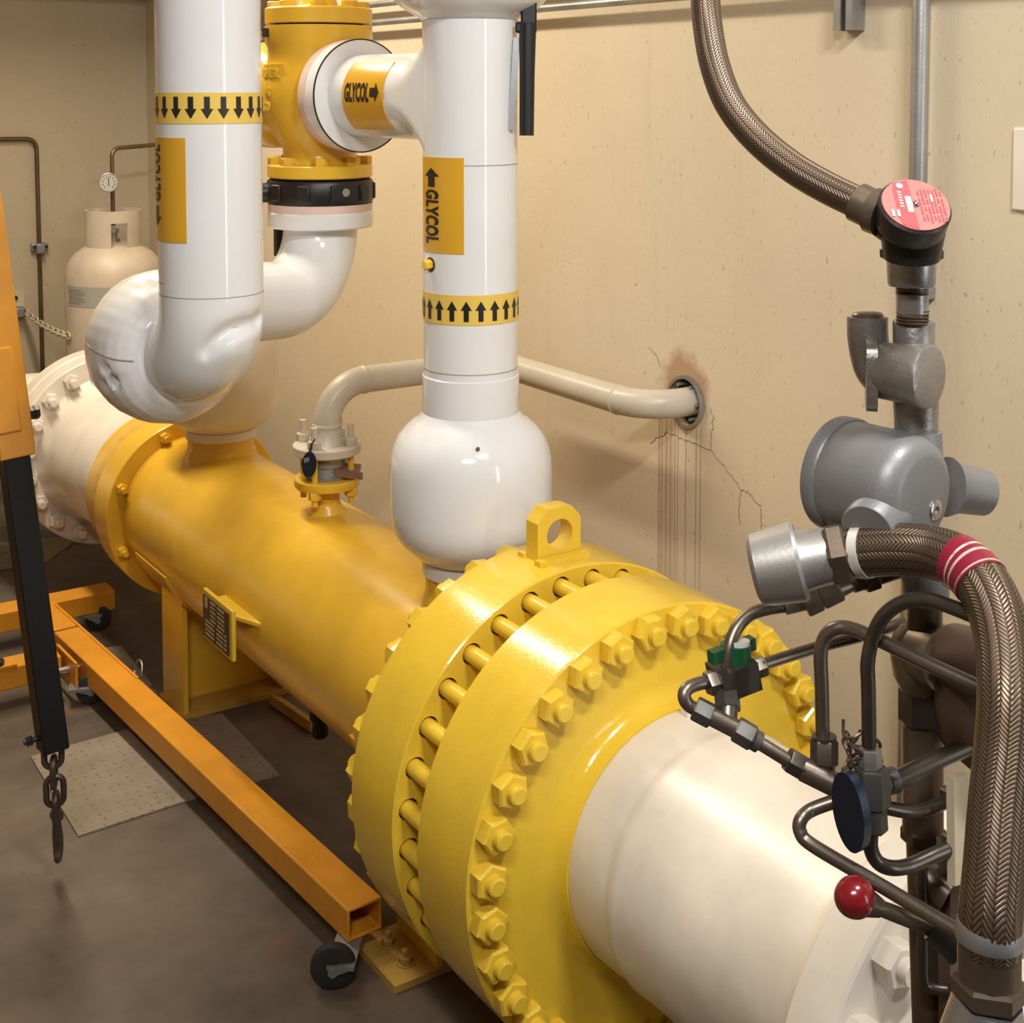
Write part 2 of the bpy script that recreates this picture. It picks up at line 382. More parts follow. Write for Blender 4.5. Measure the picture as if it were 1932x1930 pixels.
def text_tris(txt, bold=.045):
    """2-D triangles of a line of text, normalised to 0..1 in both directions"""
    cu = bpy.data.curves.new('t', 'FONT'); cu.body = txt; cu.offset = bold; cu.resolution_u = 3; cu.space_character = 1.06
    ob = bpy.data.objects.new('t', cu); COL.objects.link(ob)
    dg = bpy.context.evaluated_depsgraph_get(); me = bpy.data.meshes.new_from_object(ob.evaluated_get(dg))
    bpy.data.objects.remove(ob); bpy.data.curves.remove(cu)
    bm = bmesh.new(); bm.from_mesh(me); bpy.data.meshes.remove(me)
    bmesh.ops.remove_doubles(bm, verts=bm.verts, dist=1e-5); bmesh.ops.triangulate(bm, faces=bm.faces)
    for _ in range(3):
        lg = [e for e in bm.edges if e.calc_length() > .12]
        if not lg: break
        bmesh.ops.subdivide_edges(bm, edges=lg, cuts=1, use_grid_fill=False); bmesh.ops.triangulate(bm, faces=[f for f in bm.faces if len(f.verts) > 3])
    x0, x1 = min(v.co.x for v in bm.verts), max(v.co.x for v in bm.verts); y0, y1 = min(v.co.y for v in bm.verts), max(v.co.y for v in bm.verts)
    bm.verts.ensure_lookup_table()
    V = [((v.co.x-x0)/(x1-x0), (v.co.y-y0)/(y1-y0)) for v in bm.verts]; F = [[v.index for v in f.verts] for f in bm.faces]
    bm.free(); return V, F
def add_flat(mb, V, F, fn):
    vs = [mb.bm.verts.new(fn(u, v)) for u, v in V]
    for f in F:
        try: mb.bm.faces.new([vs[i] for i in f])
        except ValueError: pass
def arrow_shape(n=6):
    """arrow pointing to +u, u 0..1, v 0..1: rows of quads so that it bends"""
    V, F = [], []
    def strip(u0, u1, v00, v01, v10, v11, k):
        b = len(V)
        for i in range(k+1):
            t = i/k; u = u0+(u1-u0)*t; lo, hi = v00+(v10-v00)*t, v01+(v11-v01)*t
            for j in range(5): V.append((u, lo+(hi-lo)*j/4))
        for i in range(k):
            for j in range(4):
                q = b+i*5+j; F.append([q, q+1, q+6, q+5])
    strip(0, .55, .27, .73, .27, .73, n); strip(.55, 1, 0, 1, .49, .51, n)
    return V, F
TXT = {t: text_tris(t) for t in ('GLYCOL', 'FISHER', '4-6', '150', 'WCC')}
ARW = arrow_shape()
# ------------------------------------------------------------------ the room
WX, WY = 1.73, 12.2      # right wall and back wall planes
def room_box(name, c, size, mat):
    o = MB().box(c, size).build(name, mat, None, 0); o['kind'] = 'structure'; return o
room_box('floor', (-3.6, 0, -1.45), (11.6, 26, .1), 'floor')
def wall_with_hole():
    """right wall: a slab with a round opening for the sleeve"""
    b = MB(); n = 32; cy, cz, r = 1.823, 1.496, .165
    for x, flip in ((WX, False), (WX+.3, True)):
        ring = [b.bm.verts.new((x, cy+r*math.cos(2*math.pi*i/n), cz+r*math.sin(2*math.pi*i/n))) for i in range(n)]
        def sq(i):
            a = 2*math.pi*i/n; c, s_ = math.cos(a), math.sin(a); m = max(abs(c), abs(s_)); return (x, cy+.4*c/m, cz+.4*s_/m)
        outer = [b.bm.verts.new(sq(i)) for i in range(n)]
        for i in range(n): b.bm.faces.new((ring[i], ring[(i+1) % n], outer[(i+1) % n], outer[i]))
        y0, y1, z0, z1 = cy-.4, cy+.4, cz-.4, cz+.4
        for (ya, yb, za, zb) in ((-13, y0, -1.4, 7.2), (y1, WY+.3, -1.4, 7.2), (y0, y1, -1.4, z0), (y0, y1, z1, 7.2)):
            b.bm.faces.new([b.bm.verts.new(q) for q in ((x, ya, za), (x, yb, za), (x, yb, zb), (x, ya, zb))])
        if not flip: r1 = ring
        else:
            for i in range(n): b.bm.faces.new((r1[i], r1[(i+1) % n], ring[(i+1) % n], ring[i]))
    o = b.build('wall_right', 'wall', None, 0, origin=(WX, 0, -1.4)); o['kind'] = 'structure'; return o
wr = wall_with_hole()
room_box('wall_back', (-3.6, WY+.15, 2.9), (10.7, .3, 8.6), 'wall_dimmed')
room_box('wall_left', (-9.15, 0, 2.9), (.3, 26, 8.6), 'wall_dimmed')
room_box('wall_front', (-3.6, -13.15, 2.9), (10.7, .3, 8.6), 'wall_dimmed')
room_box('ceiling', (-3.6, 0, 7.3), (11.6, 26, .2), 'wall_dimmed')
room_box('added_shade_beam_1', (-3.6, 10.0, 6.05), (10.7, .35, 2.3), 'wall_dimmed')  # unseen beam added to keep lamp light off the upper back wall
# hairline cracks in the plaster below the sleeve
CR = [[(2.206, 1.141), (2.11, 1.20), (2.015, 1.254), (1.90, 1.243), (1.802, 1.239), (1.70, 1.232), (1.598, 1.228), (1.51, 1.18), (1.424, 1.125), (1.36, 1.08), (1.312, 1.031), (1.27, 1.04), (1.232, 1.038), (1.18, 1.0), (1.129, .981)],
      [(1.607, 1.493), (1.571, 1.449), (1.58, 1.40), (1.575, 1.363), (1.593, 1.223)], [(1.317, 1.03), (1.323, .92), (1.32, .814)], [(1.129, .981), (1.127, .883), (1.13, .84)],
      [(2.09, 1.68), (2.13, 1.75), (2.213, 1.79)]]
for i, c in enumerate(CR):
    pts = []
    for (a, b_), (c_, d_) in zip(c, c[1:]):
        for k in range(4): t = k/4; pts.append((WX-.0005, a+(c_-a)*t+random.uniform(-.008, .008), b_+(d_-b_)*t+random.uniform(-.008, .008)))
    pts.append((WX-.0005, *c[-1]))
    MB().tube(pts, [.003 if 0 < q < len(pts)-1 else .0012 for q in range(len(pts))], 5).build('crack', 'crackline', wr)
# ------------------------------------------------------------------ the yellow heat exchanger
Y = (0, 1, 0)
ex = thing('heat_exchanger', (0, 3.4, -FZ), 'long yellow horizontal heat exchanger shell with two thick bolted flanges', 'heat exchanger')
MB().lathe((0, 0, 0), Y, [(1.05, .622), (6.12, .622)], 96).build('shell', 'yellow_old', ex)
# rear girth flange, drilled for the studs
STA = [3.638 - i*2*math.pi/32 for i in range(32)]
fl = MB().lathe((0, 0, 0), Y, [(.70, .60), (.70, .845), (.668, .85), (.668, 1.075), (.676, 1.083), (1.092, 1.083), (1.10, 1.075), (1.10, .80), (1.14, .745), (1.40, .635), (1.40, .60)], 128).build('shell_flange', 'yellow', ex)
ct = MB()
for a in STA: ct.cyl((math.cos(a), .55, math.sin(a)), (math.cos(a), .80, math.sin(a)), .054, None, 20)
cto = ct.build('hole_tool', 'gasket', None)
md = fl.modifiers.new('drill', 'BOOLEAN'); md.operation = 'DIFFERENCE'; md.object = cto; md.solver = 'EXACT'
me = bpy.data.meshes.new_from_object(fl.evaluated_get(bpy.context.evaluated_depsgraph_get()))
fl.modifiers.clear(); fl.data = me; me.set_sharp_from_angle(angle=R(32)); bpy.data.objects.remove(cto)
MB().lathe((0, 0, 0), Y, [(.40, .60), (.40, .84), (.72, .84), (.72, .60)], 96).build('tube_sheet', 'yellow', ex)
MB().lathe((0, 0, 0), Y, [(-.10, .56), (-.10, .622), (-.055, .635), (-.03, .655), (-.01, .685), (0, .72), (0, 1.073), (.009, 1.083), (.433, 1.083), (.441, 1.075), (.441, .60)], 128).build('channel_flange', 'yellow', ex)
# studs, each with a nut at both ends
s0 = n0 = n1 = None
for i, a in enumerate(STA):
    c, s = math.cos(a), math.sin(a)
    if s0 is None:
        s0 = MB().lathe((c, 0, s), Y, [(-.118, .034), (-.112, .043), (1.225, .043), (1.235, .036)], 20).build('stud', 'yellow', ex, origin=(c, 0, s))
        n0 = MB().hexn((c, 0, s), (c, -.076, s), .084, ph=.2).build('nut', 'yellow', s0, 25, origin=(c, 0, s))
        n1 = MB().hexn((c, 1.10, s), (c, 1.18, s), .084, ph=.5).build('nut', 'yellow', s0, 25, origin=(c, 1.10, s))
    else:
        st = s0.copy(); COL.objects.link(st); st.parent = ex
        st.location = W((c, 0, s))-WORLD[ex.name]
        for nn in (n0, n1):
            k = nn.copy(); COL.objects.link(k); k.parent = st
            k.rotation_euler = (0, random.uniform(-.5, .5)-a, 0)
# lifting lug
def lug():
    b = MB(); x0, x1, z0, z1, c, y0, y1 = -.13, .145, 1.02, 1.345, .065, .84, .945
    out = [(x0, z0), (x1, z0), (x1, z1-c), (x1-c, z1), (x0+c, z1), (x0, z1-c)]; n = 32; hx, hz, hr = .01, 1.20, .082
    rad = []
    for i in range(n):
        t = 2*math.pi*i/n+.1; dx, dz = math.cos(t), math.sin(t); best = 9
        for (ax, az), (bx, bz) in zip(out, out[1:]+out[:1]):
            ex_, ez = bx-ax, bz-az; den = dx*ez-dz*ex_
            if abs(den) < 1e-9: continue
            u = ((ax-hx)*ez-(az-hz)*ex_)/den; w_ = ((ax-hx)*dz-(az-hz)*dx)/den
            if u > 0 and -1e-6 <= w_ <= 1+1e-6: best = min(best, u)
        rad.append((dx, dz, best))
    rows = []
    for y in (y0, y1):
        rows.append([b.bm.verts.new((hx+d[0]*hr, y, hz+d[1]*hr)) for d in rad]); rows.append([b.bm.verts.new((hx+d[0]*d[2], y, hz+d[1]*d[2])) for d in rad])
    for i in range(n):
        j = (i+1) % n
        for A, B in ((0, 1), (1, 3), (3, 2), (2, 0)): b.bm.faces.new((rows[A][i], rows[A][j], rows[B][j], rows[B][i]))
    b.box((0, .80, 1.082), (.32, .05, .035)); b.box((0, .97, 1.082), (.30, .05, .03))
    return b
lug().build('lifting_lug', 'yellow', ex, 25)
# far end rings with small bolts
MB().lathe((0, 0, 0), Y, [(6.09, .55), (6.09, .748), (6.10, .756), (6.42, .756), (6.43, .748), (6.43, .55)], 96).build('end_flange', 'yellow_old', ex)
MB().lathe((0, 0, 0), Y, [(6.43, .55), (6.43, .70), (6.55, .70), (6.56, .695), (6.86, .69), (6.87, .68), (6.87, .5)], 96).build('end_ring', 'yellow_old', ex)
for i in range(8):
    a = R(112.5+45*i); c, s = .683*math.cos(a), .683*math.sin(a)
    b = MB().cyl((c, 6.3, s), (c, 5.985, s), .024, None, 16).build('end_bolt', 'yellow_old', ex)
    MB().hexn((c, 6.09, s), (c, 6.035, s), .047).build('nut', 'yellow_old', b, 25)
# nozzles
def nozzle(y, r, z1, flare, nm='nozzle'):
    return MB().lathe((0, y, 0), (0, 0, 1), [(.48, r+flare*.8), (.57, r+flare*.5), (.61, r+flare*.3), (.645, r+flare*.06), (.66, r), (z1, r)], 64).build(nm, 'yellow_old', ex)
nozzle(1.70, .262, .757, .05); nozzle(5.5, .262, .737, .06)
MB().lathe((0, 3.57, 0), (0, 0, 1), [(.55, .16), (.62, .13), (.66, .10), (.69, .088), (.80, .088), (.80, .218), (.81, .224), (.853, .224), (.862, .218)], 48).build('nozzle', 'yellow_old', ex)
# saddles
def saddle(y0, y1, xl, xr, ym, px0, px1):
    sd = MB(); T = .035
    for x in (xl, xr): sd.box((x+(T/2 if x < 0 else -T/2), (y0+y1)/2, (-1.36-.33)/2), (T, y1-y0, 1.03))
    return sd, ym
def build_saddle(y0, y1, xl, xr, px0, px1, web):
    s_ = MB(); T = .04
    s_.prism([(xl, y0, -1.36), (xl, y1, -1.36), (xl, y1, -.45), (xl, y0, -.45)], (T, 0, 0))
    s_.prism([(xr, y0, -1.36), (xr, y1, -1.36), (xr, y1, -.45), (xr, y0, -.45)], (-T, 0, 0))
    n = 14; arc = []
    for i in range(n+1):
        t = math.pi+math.asin(.45/.63)+0*i; x = xl+T+(xr-xl-2*T)*i/n; arc.append((x, web, -math.sqrt(.632**2-x*x)))
    s_.prism([(xl+T, web, -1.36), *arc, (xr-T, web, -1.36)], (0, T, 0))
    o = s_.build('saddle', 'yellow_old', ex, 25)
    MB().box(((px0+px1)/2, (y0+y1)/2, -1.38), (px1-px0, y1-y0+.04, .04)).build('base_plate', 'yellow_worn', o, 25)
    fn = lambda a, t, r: Vector((math.cos(a)*(.622+r), t, math.sin(a)*(.622+r)))
    MB().patch(fn, R(198), R(342), y0-.12, y1+.12, 40, 2, -.01, .022).build('wear_pad', 'yellow_old', o, 25)
    return o
sa = build_saddle(1.47, 1.93, -.375, .375, -.65, .65, 1.72)
sb = build_saddle(5.24, 5.70, -.44, .44, -.47, .47, 5.50)
for x, y in ((-.50, 1.60), (-.50, 1.80)):
    MB().lathe((x, y, -1.36), (0, 0, 1), [(0, .055), (.008, .055), (.009, .02), (.075, .02), (.08, .016)], 16).hexn((x, y, -1.352), (x, y, -1.315), .042).build('anchor_bolt', 'yellow_worn', sa, 25)
# name plate on its bracket
bk = MB().box((-.725, 3.74, -.075), (.03, .52, .345)).prism([(-.71, 3.90, .02), (-.71, 3.50, .02), (-.612, 3.27, .02), (-.60, 3.90, .02)], (0, 0, .035)).build('plate_bracket', 'yellow', ex, 25, bevel=.008)
npl = MB().box((-.7435, 3.755, -.08), (.008, .45, .285)).build('name_plate', 'plate_black', bk)
b = MB()
b.box((-.7485, 3.92, .02), (.003, .05, .07))
for k in range(9):
    z = .045-.03*k
    for (a_, w_) in (((3.80, .10), (3.66, .13)) if k < 5 else ((3.86, .17), (3.68, .12), (3.585, .05))): b.box((-.7485, a_, z), (.003, w_*.9, .009 if k % 2 else .014))
b.build('plate_print', 'plate_line', npl)

# ------------------------------------------------------------------ white channel pipe in front
cp = thing('channel_pipe', (0, -1.0, -FZ), 'wide white painted pipe welded to the front of the yellow bolted flange', 'pipe')
MB().lathe((0, 0, 0), Y, [(-.101, .612), (-.12, .616), (-.34, .606), (-.37, .606), (-.40, .618), (-.43, .613), (-.47, .612), (-1.40, .612), (-1.44, .622), (-1.5, .655), (-1.58, .70)][::-1], 96).build('pipe', 'white_pipe', cp)
MB().lathe((0, 0, 0), Y, [(-2.15, .30), (-2.15, .45), (-1.80, .58), (-1.79, .80), (-1.775, .815), (-1.60, .815), (-1.585, .80), (-1.585, .5)], 96).build('flange', 'white_pipe', cp)
for i in range(16):
    a = R(133+22.5*i); c, s = .70*math.cos(a), .70*math.sin(a)
    MB().hexn((c, -1.78, s), (c, -1.87, s), .082, ph=.25).cyl((c, -1.80, s), (c, -1.91, s), .042, None, 16).build('nut', 'white_pipe', cp, 25)
MB().hexn((.043, -.16, .60), (.043, -.16, .66), .048).cyl((.043, -.16, .56), (.043, -.16, .64), .036).build('pipe_plug', 'white_pipe', cp, 25)
MB().lathe((0, -3.4, -1.4), (0, 0, 1), [(0, .40), (.03, .40), (.03, .18), (.8, .18)], 40).build('pipe_support', 'white_pipe', cp)
MB().lathe((0, 0, 0), Y, [(-5.6, .42), (-2.1, .42)], 64).build('pipe_run', 'white_pipe', cp)

# ------------------------------------------------------------------ white outlet pipe at the far end
op = thing('outlet_pipe', (0, 8.5, -FZ), 'white pipe with a large white bolted flange beyond the far end of the yellow shell', 'pipe')
MB().lathe((0, 0, 0), Y, [(6.87, .60), (7.25, .60), (7.40, .605), (7.44, .625), (8.05, .66), (8.25, .70), (8.30, .74)], 80).build('pipe', 'white_pipe', op)
MB().lathe((0, 0, 0), Y, [(8.30, .5), (8.30, .918), (8.312, .93), (8.53, .93), (8.545, .915), (8.57, .915), (8.585, .93), (8.77, .93), (8.78, .92), (8.78, .66), (8.9, .60)], 96).build('flange', 'white_pipe', op)
nt0 = None
for i in range(20):
    a = R(118.7+18*i); c, s = .822*math.cos(a), .822*math.sin(a)
    if nt0 is None: nt0 = MB().hexn((c, 8.30, s), (c, 8.23, s), .078, ph=.3).lathe((c, 8.3, s), Y, [(-.155, .030), (-.15, .040), (0, .040)], 16).build('nut', 'white_pipe', op, 25, origin=(c, 8.3, s))
    else:
        k = nt0.copy(); COL.objects.link(k); k.parent = op; k.location = W((c, 8.3, s))-WORLD[op.name]; k.rotation_euler = (0, random.uniform(-.5, .5), 0)
MB().tube(fillet([(0, 8.85, 0), (0, 9.45, 0), (-4.2, 9.45, 0)], .64, 16), .60, 64).build('elbow', 'white_pipe', op, 50)
MB().lathe((-1.5, 9.45, -1.4), (0, 0, 1), [(0, .3), (.03, .3), (.03, .12), (.9, .12)], 32).build('pipe_support', 'white_pipe', op)

# ------------------------------------------------------------------ insulated riser on the front nozzle
def zc(x, y, r, az0):
    """cylinder mapping about a vertical axis: angle is measured to the right as seen from the aisle"""
    return lambda ph, z, e: Vector((x+(r+e)*math.cos(az0+ph), y+(r+e)*math.sin(az0+ph), z))
ri = thing('riser_pipe', (0, 1.7, .85), 'white insulated riser pipe with upward arrow band standing on the front nozzle', 'pipe')
MB().lathe((0, 1.7, 0), (0, 0, 1), [(1.62, .272), (1.675, .278), (1.90, .275), (1.905, .2675), (3.905, .2675), (3.91, .272), (3.93, .28)], 80).build('pipe_jacket', 'white_jacket', ri)
MB().lathe((0, 1.7, 0), (0, 0, 1), [(.755, .27), (.76, .282), (.84, .282), (.845, .274), (.866, .32), (.90, .36), (.945, .405), (1.0, .44), (1.06, .459), (1.13, .466), (1.36, .466), (1.43, .459), (1.49, .444), (1.55, .414), (1.60, .372), (1.64, .325), (1.665, .29), (1.69, .278), (1.70, .27)], 96).build('bell_jacket', 'white_jacket', ri, 50)
MB().lathe((0, 1.7, 0), (0, 0, 1), [(3.90, .27), (3.915, .285), (3.94, .33), (3.975, .39), (4.02, .435), (4.1, .466), (4.5, .466), (4.6, .43), (4.7, .3)], 80).build('valve_jacket', 'white_jacket', ri, 50)
AZ = R(-121.9); rz_ = zc(0, 1.7, .2675, AZ)
for z in (1.945, 3.10, 1.672): MB().lathe((0, 1.7, z), (0, 0, 1), [(-.003, .262 if z > 1.7 else .27), (-.003, .2685 if z > 1.905 else .2795), (.003, .2685 if z > 1.905 else .2795), (.003, .262)], 80).build('seam', 'seam', ri)
lb = MB().patch(rz_, R(-78), R(-7.5), 2.615, 3.143, 28, 6).build('pipe_label', 'label', ri, 60)
b = MB(); V, F = TXT['GLYCOL']
add_flat(b, V, F, lambda u, v: rz_(R(-65+25.5*v), 2.965-.30*u, .006))
V, F = ARW; add_flat(b, V, F, lambda u, v: rz_(R(-66.5+28*v), 2.98+.105*u, .006))
b.build('lettering', 'ink', lb, 0)
bd = MB().patch(rz_, R(-180), R(180), 2.222, 2.388, 90, 2).build('arrow_band', 'band', ri, 60)
b = MB()
for i in range(21):
    c_ = -5+i*360/21; V, F = arrow_shape(3); add_flat(b, V, F, lambda u, v: rz_(R(c_-6.5+13*v), 2.243+.112*u, .006))
b.build('arrows', 'ink', bd, 0)
# threaded tap poking through the jacket
q = rz_(R(-56), 2.545, -.02); q2 = rz_(R(-56), 2.545, .045); q1 = rz_(R(-56), 2.545, .002); q3 = rz_(R(-57), 2.55, .004)
MB().hexn(q, q2, .03).build('test_plug', 'yellow', ri, 25)
MB().cyl(q, q1, .042, None, 20).build('plug_hole', 'rust', ri)
q = Vector((.466*math.cos(AZ+R(5.3)), 1.7+.466*math.sin(AZ+R(5.3)), 0)); 
MB().cyl((q.x*.845, 1.7+(q.y-1.7)*.845, 1.562), (q.x*.885, 1.7+(q.y-1.7)*.885, 1.573), .011, None, 16).build('weep_hole', 'rust', ri)
# branch to the three-way valve
BN = Vector((.19, -1.54, 0)).normalized(); BV = Vector((0, 1.7, 3.475))-BN*1.175; BR = Vector((0, 1.7, 3.475))
br_ = MB().lathe(BV, BN, [(.05, .253), (.73, .256), (.79, .258), (.85, .266), (.90, .278), (.94, .294), (.98, .316), (1.02, .345), (1.06, .38), (1.10, .42), (1.15, .47)], 72)
for v in br_.bm.verts:
    q = v.co-BV; t = q.dot(BN); sd = Vector((BN.y, -BN.x, 0)).normalized(); w_ = q.dot(sd)
    if abs(w_) > .252: v.co -= sd*(w_-math.copysign(.252, w_))
br_.build('branch', 'white_jacket', ri, 50)
bx, by, ba = frame(BN)      # bx is up, by sideways
bmap = lambda ph, s_, e: BV+BN*s_+(bx*math.cos(ph)+by*math.sin(ph))*(.2545+e)
# camera side of the branch is the side nearest -x
sgn = 1 if (by.x < 0) else -1
lb = MB().patch(lambda a, s_, e: bmap(sgn*a, s_, e), R(40), R(140), .275, .69, 24, 6, .001, .006).build('pipe_label', 'label', ri, 60)
b = MB(); V, F = TXT['GLYCOL']
add_flat(b, V, F, lambda u, v: bmap(sgn*R(98-26*v), .302+.25*u, .0085))
V, F = ARW; add_flat(b, V, F, lambda u, v: bmap(sgn*R(98-26*v), .563+.092*u, .0085))
b.build('lettering', 'ink', lb, 0)
MB().lathe(BV, BN, [(-.05, .31), (.0, .351), (.10, .351), (.105, .346), (.106, .24)], 72).build('flange_jacket', 'white_jacket', ri, 25)
MB().lathe(BV, BN, [(.100, .346), (.100, .3538), (.1075, .3538), (.1075, .346)], 72, caps=False).build('flange_edge', 'gasket', ri)
MB().lathe(BV, BN, [(-.088, .25), (-.088, .343), (-.02, .353), (-.005, .353), (-.005, .25)], 72).build('flange_face', 'pink_white', ri)
# ------------------------------------------------------------------ three-way control valve
VX, VY = -.19, 3.24
va = thing('three_way_valve', (VX, VY, 2.941), 'ochre yellow cast three-way control valve with raised lettering between the white pipes', 'valve')
MB().lathe((VX, VY, 0), (0, 0, 1), [(2.949, 0.211), (2.949, 0.332), (2.957, 0.339), (3.025, 0.339), (3.032, 0.332), (3.036, 0.263), (3.078, 0.237), (3.130, 0.237), (3.204, 0.279), (3.288, 0.326), (3.372, 0.358), (3.467, 0.366), (3.583, 0.356), (3.667, 0.335), (3.730, 0.328), (3.783, 0.335), (3.814, 0.344), (3.920, 0.344)], 72).build('body', 'yellow_old', va, 40)
MB().lathe((VX, VY, 0), (0, 0, 1), [(3.915, 0.284), (3.932, 0.284)], 48).build('gasket', 'gasket', va)
MB().lathe((VX, VY, 0), (0, 0, 1), [(3.930, 0.335), (3.935, 0.343), (4.025, 0.343), (4.035, 0.335), (4.035, 0.168), (4.056, 0.126), (4.109, 0.109), (4.551, 0.109)], 64).build('bonnet', 'yellow_old', va)
for i in range(8):
    a = R(20+45*i); c, s = VX+.273*math.cos(a), VY+.273*math.sin(a)
    MB().hexn((c, s, 4.030), (c, s, 4.078), .053).build('bonnet_bolt', 'yellow_old', va, 25)
    c, s = VX+.283*math.cos(a), VY+.283*math.sin(a)
    MB().hexn((c, s, 3.030), (c, s, 3.083), .053).build('flange_bolt', 'yellow_old', va, 25)
MB().lathe(BV, BN, [(-.40, .28), (-.20, .265), (-.13, .29), (-.100, .338), (-.090, .340)], 64).build('side_port', 'yellow_old', va, 40)
CV = Vector((VX, VY, 3.475))
MB().lathe(CV, -BN, [(.1, .285), (.32, .275), (.38, .32), (.44, .353), (.55, .353), (.56, .34)], 64).build('side_port', 'yellow_old', va, 40)
MB().lathe(CV, -BN, [(.562, .26), (.562, .358), (.63, .358), (.63, .26)], 64).build('blind_plate', 'white_jacket', va)
vm = zc(VX, VY, .335, R(-115.7))
pl = MB().patch(lambda p, z, e: zc(VX, VY, .336, R(-115.7))(p, z, e), R(-88), R(-38), 3.562, 3.672, 14, 4, -.02, .018).build('maker_panel', 'yellow_old', va, 25)
b = MB(); vm = zc(VX, VY, .365, R(-115.7)); V, F = TXT['FISHER']; add_flat(b, V, F, lambda u, v: zc(VX, VY, .336, R(-115.7))(R(-84+40*u), 3.588+.058*v, .020))
b2 = b.build('raised_lettering', 'yellow', va, 0); sm = b2.modifiers.new('raise', 'SOLIDIFY'); sm.thickness = .004; sm.offset = 0
b = MB(); V, F = TXT['4-6']; add_flat(b, V, F, lambda u, v: vm(R(-69+12*u), 3.472+.058*v, .003))
b2 = b.build('raised_number', 'yellow', va, 0); sm = b2.modifiers.new('raise', 'SOLIDIFY'); sm.thickness = .004; sm.offset = 0
b = MB(); V, F = TXT['150']; add_flat(b, V, F, lambda u, v: vm(R(-78+20*u), 3.378+.058*v, .003))
b2 = b.build('raised_number', 'yellow', va, 0); sm = b2.modifiers.new('raise', 'SOLIDIFY'); sm.thickness = .004; sm.offset = 0
q = zc(VX, VY, .344, R(-115.7)); MB().box(q(R(-70), 3.872, .0), (.05, .05, .055)).build('tag_block', 'dark_steel', va)
# black wafer valve under it
wv = thing('wafer_valve', (VX, VY, 2.783), 'black round wafer valve clamped under the yellow control valve', 'valve')
pr_ = [(2.785, 0.284), (2.785, 0.335), (2.799, 0.343), (2.920, 0.343), (2.933, 0.335), (2.941, 0.316), (2.943, 0.263)]
MB().lathe((VX, VY, 0), (0, 0, 1), pr_, 64).build('body', 'black', wv)
for i in range(10):
    a = R(-115.7+18+36*i); c, s = math.cos(a), math.sin(a)
    MB().box((VX+c*.333, VY+s*.333, 2.859), (.047, .09, .105), (c, s, 0), (-s, c, 0)).build('lug', 'black', wv, 25, bevel=.01)
q = R(-115.7+26.5); c, s = math.cos(q), math.sin(q)
MB().cyl((VX+c*.31, VY+s*.31, 2.867), (VX+c*.362, VY+s*.362, 2.867), .026, None, 20).build('plug', 'zinc', wv)
c, s = math.cos(R(-115.7-82)), math.sin(R(-115.7-82)); MB().cyl((VX+c*.2, VY+s*.2, 2.851), (VX+c*.40, VY+s*.40, 2.851), .063, None, 20).build('neck', 'black', wv)
# ------------------------------------------------------------------ bypass elbow
by_ = thing('bypass_elbow', (VX, VY, 2.2), 'white elbow pipe hanging below the black wafer valve and turning left', 'pipe')
MB().lathe((VX, VY, 0), (0, 0, 1), [(2.725, 0.211), (2.728, 0.335), (2.781, 0.339), (2.783, 0.211)], 64).build('flange_face', 'pink_white', by_)
MB().lathe((VX, VY, 0), (0, 0, 1), [(2.627, 0.232), (2.627, 0.335), (2.636, 0.342), (2.720, 0.342), (2.730, 0.335)], 64).build('flange_jacket', 'white_jacket', by_)
pth = fillet([(VX, VY, 2.646), (VX, VY, 2.16), (-1.28, 2.62, 2.275)], .45, 18)
MB().tube(pth, .241, 48).build('elbow_jacket', 'white_jacket', by_, 50)
q = zc(VX, VY, .275, R(-115.7))(R(-100), 2.60, 0); MB().box((q.x, q.y, 2.530), (.05, .05, .20)).build('strap', 'black', by_)
# ------------------------------------------------------------------ insulated downcomer on the left
DX, DY, DR = -1.464, 1.895, .267
dn = thing('downcomer_pipe', (DX, DY, 1.8), 'white insulated downcomer pipe with downward arrow band and dented elbow', 'pipe')
pth = [(DX, DY, 4.5)]+[(DX, DY, 4.5-.108*i) for i in range(1, 17)]
pth = [Vector(p) for p in pth]+[Vector((DX, DY, 2.71-.0225*i)) for i in range(1, 14)]+fillet([(DX, DY, 2.41), (DX, DY, 2.112), (DX-.04, DY+.405, 2.108)], .2835, 36)[1:]
pj = MB().tube(pth, DR, 120)
D_AZ = R(-111.3); dz_ = zc(DX, DY, DR, D_AZ)
outw = lambda ph: Vector((math.cos(D_AZ+R(ph)), math.sin(D_AZ+R(ph)), 0))
# a crescent-shaped crease over a swollen lobe on the right of the elbow
CV_ = [(-6, 2.135), (-3, 2.165), (1, 2.20), (8, 2.242), (18, 2.278), (31, 2.298), (46, 2.308), (64, 2.316)]
crease = smooth_path([dz_(R(a), z, 0) for a, z in CV_], 8)
for v in pj.bm.verts:
    dd, k = min(((v.co-q).length, k) for k, q in enumerate(crease)); t = k/(len(crease)-1)
    if dd < .3:
        amp = .062*min(1, t/.15)*(.75+.25*math.sin(t*3)); up = 1.0 if v.co.z > crease[k].z else .62
        v.co -= outw(22)*amp*math.exp(-(dd/(.055*up))**2)
    lb_ = (v.co-dz_(R(24), 2.17, 0)).length
    if lb_ < .3: v.co += outw(24)*.022*math.exp(-(lb_/.09)**2)
pj.build('pipe_jacket', 'white_jacket', dn, 60)
MB().patch(dz_, R(-180), R(180), 2.467, 2.4715, 90, 1, -.002, .0012).build('seam', 'seam', dn)
MB().patch(dz_, R(-100), R(-60), 2.53, 2.534, 30, 1, -.002, .0012).build('seam', 'seam', dn)
lb = MB().patch(dz_, R(-100), R(-26), 2.749, 3.275, 28, 6).build('pipe_label', 'label', dn, 60)
b = MB(); V, F = TXT['GLYCOL']
add_flat(b, V, F, lambda u, v: dz_(R(-64-26*v), 2.949+.29*u, .006))
